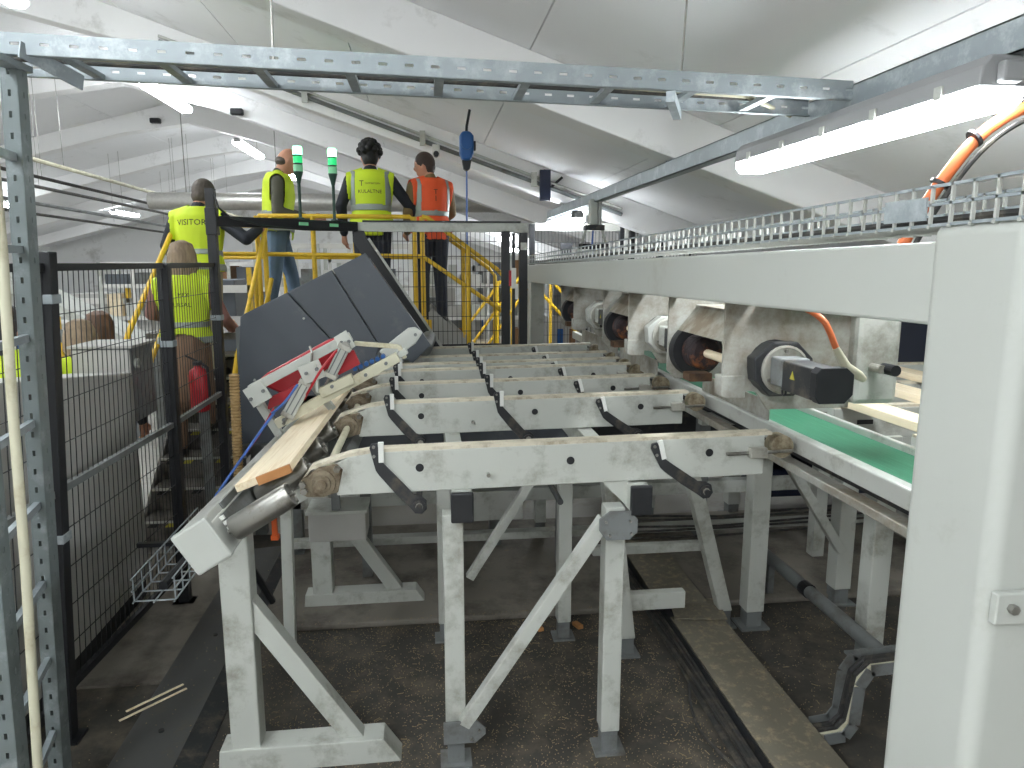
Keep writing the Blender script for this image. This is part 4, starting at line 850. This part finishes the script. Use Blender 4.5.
MB().cyl((.14, 7.82, on_rafter(.14, .30)), (.14, 7.9, on_rafter(.14, .3)), .03, 12).build('lens', 'black', c_)
for (x, y) in ((-2.62, 11.02), (-4.75, 14.02)):
    o = tag(MB().box(x - .09, x + .09, y - .05, y + .05, roofz(x) - .30, roofz(x) - .21).build('speaker_box', 'black', None, bev=.02), 'small black box on the roof rafter ' + ('right of' if x > RX else 'left of') + ' the ridge lamps', 'box')
# inclined chute seen through the left fence
chu = thing('inclined_chute', 'grey inclined chute descending behind the left fence', 'chute', (-3.6, 8, 0))
MB().hexa([(-5.2, 8.0, 2.2), (-5.2, 8.6, 2.2), (-2.6, 8.6, .75), (-2.6, 8.0, .75), (-5.2, 8.0, 2.32), (-5.2, 8.6, 2.32), (-2.6, 8.6, .87), (-2.6, 8.0, .87)]).build('trough', 'grey', chu)
MB().bar((-5.2, 7.98, 2.0), (-2.6, 7.98, .55), .03, .12, (0, 0, 1)).build('side_beam', 'grey_dark', chu); MB().bar((-5.2, 7.96, 1.55), (-2.6, 7.96, .2), .03, .06, (0, 0, 1)).build('side_beam', 'grey', chu)
for x, z in ((-4.8, 1.9), (-3.2, 1.0)): MB().box(x - .05, x + .05, 8.2, 8.3, 0, z).build('leg', 'grey_dark', chu)
# far machines and stacks
random.seed(3)
fm = [(-5.2, 12, 1.2, 1.5), (-3.6, 15, 1.6, 1.9), (-1.5, 16, 1.2, 2.2), (.4, 14, .9, 1.8), (1.6, 16, 1.2, 2.0), (-7.5, 14, 1.6, 1.6), (-2.9, 10.5, 1.0, 1.75), (2.9, 14, 1.0, 1.7)]
nm = ('low grey', 'wide pale', 'tall frame', 'narrow', 'square', 'far left', 'dark printed', 'far right')
for i, (x, y, ww, h) in enumerate(fm):
    t = thing('far_machine', nm[i] + ' machine standing in the far hall', 'machine', (x, y, 0), 'machines in the far hall')
    MB().box(x - ww / 2, x + ww / 2, y, y + 1.0, 0, h * .55).build('base', ('grey_dark', 'cabinet', 'pallet_white')[i % 3] if i != 6 else 'housing', t, bev=.01)
    MB().box(x - ww * .35, x + ww * .2, y + .1, y + .8, h * .55, h).build('head', ('cabinet', 'grey_dark', 'grey')[i % 3] if i != 6 else 'housing', t, bev=.01)
    for s in (-1, 1): MB().box(x + s * ww * .45 - .03, x + s * ww * .45 + .03, y - .1, y - .04, 0, h * 1.1).build('post', 'yellow' if i % 3 == 0 else 'pallet_white', t)
    MB().box(x - ww * .48, x + ww * .48, y - .1, y - .04, h * .9, h * .96).build('rail', 'pallet_white', t)
    for k in range(3): MB().box(x - ww * .3 + k * .25, x - ww * .3 + k * .25 + .12, y - .02, y + .0, h * .2, h * .4).build('cover', ('black', 'blue', 'wood_dark')[(k + i) % 3], t)
rr = random.Random(11)
for i, (x0, x1, y, h, lb) in enumerate(((-2.3, -.2, 10.2, 2.25, 'far pale rack with boxes between the yellow rails'), (-.1, 1.7, 11.2, 2.1, 'far pale rack with boxes behind the mesh gate'), (-5.0, -2.6, 11.8, 2.0, 'far pale rack with boxes left of the stairs'))):
    t = thing('far_rack', lb, 'rack', ((x0 + x1) / 2, y, 0), 'racks in the far hall')
    n = 5
    for k in range(n + 1):
        x = x0 + (x1 - x0) * k / n
        for yy in (y, y + .7): MB().box(x - .025, x + .025, yy - .025, yy + .025, 0, h).build('post', 'pallet_white' if k % 2 else 'grey', t)
    for z in (.5, 1.1, 1.6, h - .06):
        for yy in (y, y + .7): MB().box(x0, x1, yy - .02, yy + .02, z, z + .06).build('beam', 'pallet_white', t)
    for z in (.56, 1.16, 1.66):
        x = x0 + .05
        while x < x1 - .25:
            w_ = rr.uniform(.12, .32); hh = rr.uniform(.12, .4)
            MB().box(x, x + w_, y + .05, y + rr.uniform(.3, .6), z, z + hh).build('box', rr.choice(('pallet_white', 'cabinet', 'grey_dark', 'wood', 'grey', 'housing', 'wood_dark', 'alu')), t); x += w_ + rr.uniform(.03, .12)
# far yellow stair frame behind the gate
fy = thing('far_railing', 'far yellow stair railing seen through the mesh gate', 'railing', (1.0, 9.5, 0))
for a, b in (((.6, 9.5, .9), (1.25, 9.5, 1.8)), ((.75, 9.5, .8), (1.35, 9.5, 1.65)), ((.5, 9.5, 1.1), (1.0, 9.5, 1.75))): ypipe([a, b], 'rail', fy, .02)
for x in (.95, 1.15, 1.3): ypipe([(x, 9.5, 0), (x, 9.5, 1.75)], 'post', fy, .022)
ypipe([(1.5, 9.2, 1.9), (2.1, 9.2, 1.25)], 'rail', fy); ypipe([(1.5, 9.2, 1.6), (2.1, 9.2, .95)], 'rail', fy); ypipe([(1.62, 9.2, 0), (1.62, 9.2, 1.95)], 'post', fy)

# ------------------------------------------------------------------ sawdust
rng = np.random.default_rng(5)
m = MB()
def chip(x, y, z, l, w_, a):
    c, s = math.cos(a), math.sin(a); h = .002
    P = [(-l, -w_), (l, -w_), (l, w_), (-l, w_)]
    b = [(x + px * c - py * s, y + px * s + py * c, z) for px, py in P]; t = [(p[0], p[1], z + h) for p in b]
    m.hexa(b + t)
for k in range(9000):
    cl_ = rng.random()
    if cl_ < .75: x = rng.uniform(-.9, 1.2); y = 2.3 + 1.45 * rng.random() ** 1.2
    elif cl_ < .9: x = rng.uniform(-1.6, 3.0); y = rng.uniform(2.2, 4.8)
    else: x = rng.uniform(1.5, 2.6); y = rng.uniform(2.6, 3.7)
    z = .001
    if -.95 < x < 3.4 and y > 3.72: z = .036
    elif -1.3 < x < -.93: z = .031
    elif 1.27 < x < 1.58: z = .101
    L = rng.uniform(.001, .0032) if rng.random() > .03 else rng.uniform(.006, .018)
    chip(x, y, z, L, rng.uniform(.0006, .0014), rng.uniform(0, 6.28))
tag(m.build('sawdust', 'sawdust'), 'sawdust and wood chips scattered over the floor', 'sawdust', kind='stuff')
m = MB()
for a, b in (((-1.36, 3.05, .03), (-1.17, 3.22, .04)), ((-1.37, 3.0, .02), (-1.15, 3.2, .03))): m.bar(a, b, .012, .004)
tag(m.build('wood_splinter', 'wood'), 'long pale wood splinter lying on the floor cover', 'splinter')
for x, y, lb in ((.57, 3.62, 'left of'), (.79, 3.62, 'right of')): tag(MB().bar((x, y, .01), (x + .02, y - .07, .02), .03, .02).build('wood_scrap', 'wood_end'), 'small wood offcut on the floor ' + lb + ' the rear leg', 'offcut')

# ------------------------------------------------------------------ people
def rotx(a): return Matrix.Rotation(a, 3, 'X')
def rotz(a): return Matrix.Rotation(a, 3, 'Z')
def hand_parts(wrist, d, palm_n, r=1.0):
    # palm and five fingers from the wrist along d, gently curled toward palm_n
    d = Vector(d).normalized(); n = Vector(palm_n); n = (n - d * n.dot(d)).normalized(); s = d.cross(n)
    w0 = Vector(wrist); out = [('cap', w0, w0 + d * .075, .024, .03, 'skin')]
    out.append(('cap', w0 + d * .03 + s * .018, w0 + d * .08 + s * .026, .018, .016, 'skin')); out.append(('cap', w0 + d * .03 - s * .018, w0 + d * .08 - s * .026, .018, .016, 'skin'))
    for k, L in enumerate((.065, .075, .07, .052)):
        b = w0 + d * .085 + s * (.03 - .02 * k); m1 = b + d * L * .55 + n * .012; e = m1 + d * L * .3 + n * .03
        out.append(('cap', b, m1, .010, .009, 'skin')); out.append(('cap', m1, e, .009, .008, 'skin'))
    b = w0 + d * .03 + s * .03; m1 = b + d * .035 + s * .03 + n * .01; out.append(('cap', b, m1, .013, .011, 'skin')); out.append(('cap', m1, m1 + d * .03 + n * .012, .011, .009, 'skin'))
    return out
def person(label, loc, heading, H, top, trouser, hair, vest=None, lean=0., head_yaw=0., head_pitch=0., arms=None, legs=None, style='short', skirt=False, texts=(), bands='double', group='visitors in high visibility vests', wide=1.0, hat=None):
    S = H / 1.75; prims = []
    LR = rotx(-lean); hip = Vector((0, 0, .95))
    def T(p): return hip + LR @ (Vector(p) - hip)
    # torso rings (centre, rx, ry)
    tors = [((0, 0, .86), .155, .105), ((0, 0, .95), .172, .115), ((0, .005, 1.08), .15, .108), ((0, .005, 1.26), .172, .118), ((0, -.005, 1.38), .178, .11), ((0, -.01, 1.45), .12, .085)]
    tors = [(c, rx * wide, ry * wide) for c, rx, ry in tors]
    sh = {s: T((s * .172 * wide, -.01, 1.375)) for s in (-1, 1)}
    for s in (-1, 1): prims.append(('cap', T((s * .045, -.012, 1.435)), T((s * .15 * wide, -.01, 1.39)), .05, .056, 'top'))
    prims.append(('cap', sh[-1], sh[1], .062, .062, 'top'))
    nk = T((0, .0, 1.43)); hb = T((0, .015, 1.505)); prims.append(('cap', nk, hb, .058, .054, 'skin')); prims.append(('cap', T((0, -.01, 1.42)), T((0, .0, 1.475)), .075, .064, 'top'))
    HR = rotz(head_yaw) @ rotx(-head_pitch - lean * .6); hc = hb + HR @ Vector((0, .025, .105))
    def Hd(p): return hc + HR @ Vector(p)
    arms = arms or {}
    for s in (-1, 1):
        el, wr, hd = arms.get(s, ((s * .25, -.02, 1.13), (s * .27, .06, .90), (0, .2, -1)))
        el = Vector(el); wr = Vector(wr)
        prims += [('cap', sh[s], el, .063, .053, 'top'), ('cap', el, wr, .054, .042, 'top'), ('cap', wr, wr + Vector(hd).normalized() * .03, .03, .027, 'skin')]
        prims += hand_parts(wr + Vector(hd).normalized() * .02, hd, (-s, .3, 0) if abs(Vector(hd).normalized().x) < .7 else (0, 0, -1))
        lg = (legs or {}).get(s, ((s * .095, .015, .50), (s * .10, -.01, .10)))
        kn = Vector(lg[0]); an = Vector(lg[1])
        prims += [('cap', Vector((s * .085, 0, .90)), kn, .094 * wide, .068, 'trouser'), ('cap', kn, an, .068, .056, 'trouser'), ('cap', an + Vector((0, -.03, -.055)), an + Vector((s * .02, .15, -.065)), .042, .035, 'shoe'), ('cap', an, an + Vector((0, -.01, -.04)), .044, .042, 'shoe')]
    if skirt: prims += [('cap', Vector((0, 0, .9)), Vector((0, 0, .55)), .16, .17, 'trouser')]
    # mesh of all primitives, fused into one skin by a voxel remesh
    mb = MB()
    def capm(a, b, r0, r1):
        d = (b - a); L = d.length; d = d.normalized()
        pr = [(-r0 * math.cos(R(t)), r0 * math.sin(R(t))) for t in (8, 35, 65, 90)] + [(L + r1 * math.sin(R(t)), r1 * math.cos(R(t))) for t in (0, 25, 55, 82)]
        mb.lathe(a, d, pr, 12)
    for p in prims: capm(Vector(p[1]), Vector(p[2]), p[3], p[4])
    rs = []
    for c, rx, ry in tors: rs.append([T(Vector(c) + Vector((rx * math.cos(t), ry * math.sin(t), 0))) for t in [2 * math.pi * k / 20 for k in range(20)]])
    mb.rings(rs)
    mb.ell(hc, (.08, .101, .122), 18, 12, HR); mb.ell(Hd((0, .03, -.06)), (.056, .064, .06), 14, 9, HR)
    mb.ell(Hd((0, .098, -.015)), (.013, .02, .026), 10, 7, HR); mb.ell(Hd((0, .085, -.068)), (.024, .012, .012), 10, 6, HR)
    for s in (-1, 1): mb.ell(Hd((s * .077, -.005, -.012)), (.011, .02, .031), 10, 7, HR)
    me = mb.mesh('person'); o = bpy.data.objects.new('person', me); COL.objects.link(o)
    rm = o.modifiers.new('r', 'REMESH'); rm.mode = 'VOXEL'; rm.voxel_size = .0095
    sm = o.modifiers.new('s', 'SMOOTH'); sm.factor = .5; sm.iterations = 3
    dg = bpy.context.evaluated_depsgraph_get(); me2 = bpy.data.meshes.new_from_object(o.evaluated_get(dg), depsgraph=dg)
    o.modifiers.clear(); o.data = me2; bpy.data.meshes.remove(me)
    n = len(me2.polygons); cen = np.empty(n * 3); me2.polygons.foreach_get('center', cen); cen = cen.reshape(-1, 3)
    nv = len(me2.vertices); co = np.empty(nv * 3); me2.vertices.foreach_get('co', co); co = co.reshape(-1, 3)
    nr = np.empty(nv * 3); me2.vertices.foreach_get('normal', nr); nr = nr.reshape(-1, 3)
    names = ['top', 'trouser', 'skin', 'shoe', 'torso']
    best = np.full(n, 9.); tagid = np.zeros(n, int)
    for p in prims:
        a = np.array(p[1]); b = np.array(p[2]); d = b - a; t = np.clip(((cen - a) @ d) / max(d @ d, 1e-9), 0, 1)
        ds = np.linalg.norm(cen - a - t[:, None] * d, axis=1) - (p[3] + (p[4] - p[3]) * t)
        k = ds < best; best[k] = ds[k]; tagid[k] = names.index(p[5])
    inv = np.array(LR.inverted()); tc = (cen - np.array(hip)) @ inv.T + np.array(hip)      # un-leaned torso space
    zs = [c[2] for c, _, _ in tors]; rx = np.interp(tc[:, 2], zs, [t_[1] for t_ in tors]); ry = np.interp(tc[:, 2], zs, [t_[2] for t_ in tors])
    ds = (np.sqrt((tc[:, 0] / rx) ** 2 + (tc[:, 1] / ry) ** 2) - 1) * np.minimum(rx, ry); ds = np.where((tc[:, 2] < .85) | (tc[:, 2] > 1.46), 9, ds)
    k = ds < best; best[k] = ds[k]; tagid[k] = 4
    hv = (cen - np.array(hc)) @ np.array(HR)       # head space
    hd_ = (np.sqrt((hv[:, 0] / .085) ** 2 + (hv[:, 1] / .115) ** 2 + (hv[:, 2] / .135) ** 2) < 1.08); tagid[hd_] = 2
    for nm_ in (top, trouser, 'skin', 'shoe', top): me2.materials.append(MAT[nm_])
    tz = tc[:, 2]
    mi = tagid.copy(); mi[(tagid == 4) & (tz < .97)] = 1
    me2.polygons.foreach_set('material_index', mi.astype(np.int32)); me2.polygons.foreach_set('use_smooth', np.ones(n, bool)); me2.update()
    o.location = loc; o.rotation_euler = (0, 0, heading); o.scale = (S, S, S); o.name = 'person'
    tag(o, label, 'person', group)
    polys = [tuple(p.vertices) for p in me2.polygons]
    def shell(sel, off, name, m_, parent, thick=.004, flare=0.):
        idx = np.nonzero(sel)[0]; used = sorted({v for i in idx for v in polys[i]}); mp_ = {v: j for j, v in enumerate(used)}
        P = co[used] + nr[used] * off
        if flare:
            q = (P - np.array(hip)) @ inv.T + np.array(hip); f = np.clip((1.1 - q[:, 2]) / .3, 0, 1)[:, None]; P = P + nr[used] * f * flare * np.array([1, 1, 0])
        mm = bpy.data.meshes.new(name); mm.from_pydata([tuple(p) for p in P], [], [tuple(mp_[v] for v in polys[i]) for i in idx]); mm.update()
        mm.polygons.foreach_set('use_smooth', np.ones(len(mm.polygons), bool)); mm.materials.append(MAT[m_])
        ob = bpy.data.objects.new(name, mm); COL.objects.link(ob); ob.parent = parent
        s_ = ob.modifiers.new('t', 'SOLIDIFY'); s_.thickness = thick; s_.offset = 1
        return ob
    if vest:
        capsel = np.zeros(n, bool)
        tor = ((tagid == 4) | ((tagid == 0) & (np.abs(tc[:, 0]) < .195 * wide) & (tz > 1.2))) & (tz > .84)
        neck = (np.abs(tc[:, 0]) < .07) & (tz > 1.455)
        vs = tor & ~neck & (tz > .865)
        v = shell(vs, .013, 'vest', vest, o, .006, .03)
        off = .0215
        def bnd(z0, z1, ex=True): shell(vs & (tz > z0) & (tz < z1), off, 'reflective_band', 'reflective', v, .002, .03)
        if bands == 'double': bnd(1.055, 1.105); bnd(.93, .98)
        else:
            bnd(1.09, 1.145)
            ax = np.abs(tc[:, 0])
            for sx in (-1, 1):
                for sy in (-1, 1):
                    q = vs & (tz > 1.145) & (tz < 1.44) & (ax > .115 * wide) & (ax < .155 * wide) & (tc[:, 0] * sx > 0) & (tc[:, 1] * sy > (.0 if sy < 0 else .0))
                    if q.sum() > 3: shell(q, off, 'reflective_band', 'reflective', v, .002, .03)
        if texts:
            vm = v.data; bv = BVHTree.FromPolygons([vv.co for vv in vm.vertices], [tuple(p.vertices) for p in vm.polygons])
            for txt, x0, z0, size in texts:
                cu = bpy.data.curves.new('print', 'FONT'); cu.body = txt; cu.size = size; cu.align_x = 'CENTER'; cu.extrude = 0; cu.resolution_u = 2
                to = bpy.data.objects.new('print', cu); COL.objects.link(to); tm = bpy.data.meshes.new_from_object(to.evaluated_get(bpy.context.evaluated_depsgraph_get())); bpy.data.objects.remove(to)
                bm = bmesh.new(); bm.from_mesh(tm); bmesh.ops.subdivide_edges(bm, edges=bm.edges, cuts=1); bmesh.ops.triangulate(bm, faces=bm.faces); bm.to_mesh(tm); bm.free()
                back = LR @ Vector((0, -1, 0))
                for vv in tm.vertices:
                    src = T((x0 + vv.co.x, -.5, z0 + vv.co.y)); hit = bv.ray_cast(src, -back)
                    vv.co = (hit[0] + back * .0085) if hit[0] is not None else T((x0 + vv.co.x, -.15, z0 + vv.co.y))
                tm.materials.clear(); tm.materials.append(MAT['print_black'])
                po = bpy.data.objects.new('printed_text', tm); COL.objects.link(po); po.parent = v
    # hair
    if hair:
        hm = MB()
        hm.ell(Hd((0, -.014, .022)), (.088, .104, .112), 18, 12, HR); hm.ell(Hd((0, -.035, -.03)), (.075, .075, .078), 14, 9, HR)
        rr = random.Random(label)
        if style == 'curly':
            for k in range(70):
                a = rr.uniform(0, 6.28); b = rr.uniform(-.1, 1.4); p = Vector((.1 * math.cos(a) * math.cos(b), -.018 + .108 * math.sin(a) * math.cos(b), .03 + .118 * math.sin(b)))
                if p.y > .05 and p.z < .06: continue
                hm.ell(Hd(p), (.03, .03, .03), 8, 6)
        if style == 'long':
            hm.ell(Hd((0, -.045, -.08)), (.08, .055, .15), 14, 9, HR)
            for k in range(24):
                a = R(-200 + 220 * k / 23 + rr.uniform(-4, 4)); ca, sa = math.cos(a), math.sin(a); ln = rr.uniform(.2, .27); w1 = rr.uniform(-.012, .012)
                hm.tube([Hd((.02 * ca, -.015 + .02 * sa, .128)), Hd((.07 * ca, -.02 + .075 * sa, .10)), Hd((.094 * ca, -.022 + .1 * sa, .02)), Hd((.097 * ca + w1, -.026 + .1 * sa, -.08)), Hd((.085 * ca - w1, -.035 + .085 * sa, -.16)), Hd((.075 * ca + w1, -.04 + .075 * sa, -ln))], [.01, .014, .015, .014, .012, .005], 7)
        if style == 'bald':
            hm = MB(); hm.ell(Hd((0, -.045, -.03)), (.083, .068, .05), 14, 9, HR)
        hme = hm.mesh('hair'); ho = bpy.data.objects.new('hair', hme); COL.objects.link(ho)
        rm = ho.modifiers.new('r', 'REMESH'); rm.mode = 'VOXEL'; rm.voxel_size = .0055; sm = ho.modifiers.new('s', 'SMOOTH'); sm.iterations = 1
        dg = bpy.context.evaluated_depsgraph_get(); h2 = bpy.data.meshes.new_from_object(ho.evaluated_get(dg), depsgraph=dg); ho.modifiers.clear(); ho.data = h2
        h2.materials.clear(); h2.materials.append(MAT[hair]); h2.polygons.foreach_set('use_smooth', np.ones(len(h2.polygons), bool)); ho.parent = o
    for s in (-1, 1):
        em = MB().ell(Hd((s * .031, .084, .008)), (.011, .008, .007), 8, 6, HR).mesh('eye'); em.materials.append(MAT['hair_black']); eo = bpy.data.objects.new('eye', em); COL.objects.link(eo); eo.parent = o
    return o
person('man in a yellow vest marked VISITOR reaching for the handrail', (-1.84, 6.18, 1.045), R(-6), 1.66, 'jacket_navy', 'trouser_beige', 'hair_grey', 'vest_yellow', lean=.14, head_yaw=R(-25), head_pitch=.25,
       arms={1: ((.43, -.04, 1.20), (.475, .15, 1.29), (.15, 1, -.1)), -1: ((-.28, .02, 1.14), (-.25, .2, .98), (.2, 1, -.3))}, texts=(('VISITOR', -.01, 1.30, .07),), group='people on the platform and stairs', wide=1.12)
person('man in olive sleeves and jeans behind the left stack light', (-1.40, 7.15, PZ), R(-80), 1.72, 'jacket_olive', 'jeans', 'hair_grey', 'vest_yellow', lean=.1, head_yaw=R(10), head_pitch=.35, style='bald',
       arms={1: ((.24, .02, 1.10), (.16, .3, 1.03), (-.2, 1, 0)), -1: ((-.26, .1, 1.12), (-.1, .32, 1.05), (.3, 1, 0))}, legs={-1: ((-.11, .12, .5), (-.12, .16, .10)), 1: ((.1, -.04, .5), (.1, -.12, .10))}, group='people on the platform and stairs', wide=1.15)
person('curly-haired man in a yellow vest with dark printing', (-.50, 7.1, PZ), R(0), 1.76, 'jacket_navy', 'trouser_dark', 'hair_black', 'vest_yellow', lean=.05, head_yaw=R(8), head_pitch=.15, style='curly', bands='braces',
       arms={1: ((.35, .05, 1.16), (.50, .2, .95), (.5, 1, -.3)), -1: ((-.28, -.02, 1.14), (-.27, .06, .90), (0, .3, -1))}, texts=(('T', -.075, 1.31, .07), ('TAMMERTEKN', .025, 1.325, .022), ('KULALTNE', .0, 1.245, .045)), group='people on the platform and stairs', wide=1.1)
person('man in an orange vest and khaki sleeves looking left', (.07, 7.25, PZ), R(22), 1.70, 'jacket_khaki', 'trouser_dark', 'hair_brown', 'vest_orange', lean=.04, head_yaw=R(58), head_pitch=.2, bands='braces',
       arms={-1: ((-.25, .0, 1.13), (-.2, .16, .95), (.1, 1, -.5)), 1: ((.26, .08, 1.14), (.14, .25, 1.0), (-.5, 1, 0))}, texts=(('T', .0, 1.30, .07), ('I', .0, 1.235, .075)), group='people on the platform and stairs', wide=1.1)
person('long-haired woman in a yellow vest climbing the stairs', (-1.77, 5.50, .545), R(4), 1.62, 'jacket_pink', 'coat_brown', 'hair_blond', 'vest_yellow', lean=.05, style='long', head_pitch=.1, skirt=True,
       arms={-1: ((-.27, .1, 1.16), (-.22, .33, 1.12), (-.1, 1, .1)), 1: ((.28, .06, 1.13), (.30, .28, 1.02), (.1, 1, 0))}, legs={1: ((.1, .12, .56), (.1, .12, .27)), -1: ((-.095, .02, .5), (-.1, -.01, .10))}, texts=(('CURSAL', .0, 1.22, .045), ('MEX', .03, 1.30, .04)), group='people on the platform and stairs', wide=1.05)
person('blond person in a yellow vest behind the grey cabinet', (-2.26, 4.98, 0), R(35), 1.64, 'jacket_navy', 'trouser_dark', 'hair_blond', 'vest_yellow', style='long', head_pitch=.3, group='people behind the left fence')
person('auburn-haired person behind the blond one at the cabinet', (-2.36, 5.45, 0), R(-20), 1.66, 'jacket_navy', 'trouser_dark', 'hair_auburn', 'vest_yellow', style='long', group='people behind the left fence')
person('dark-haired person in a navy top and yellow vest at the left edge', (-2.28, 4.1, 0), R(10), 1.80, 'jacket_navy', 'trouser_dark', 'hair_brown', 'vest_yellow', head_pitch=.2, group='people behind the left fence')
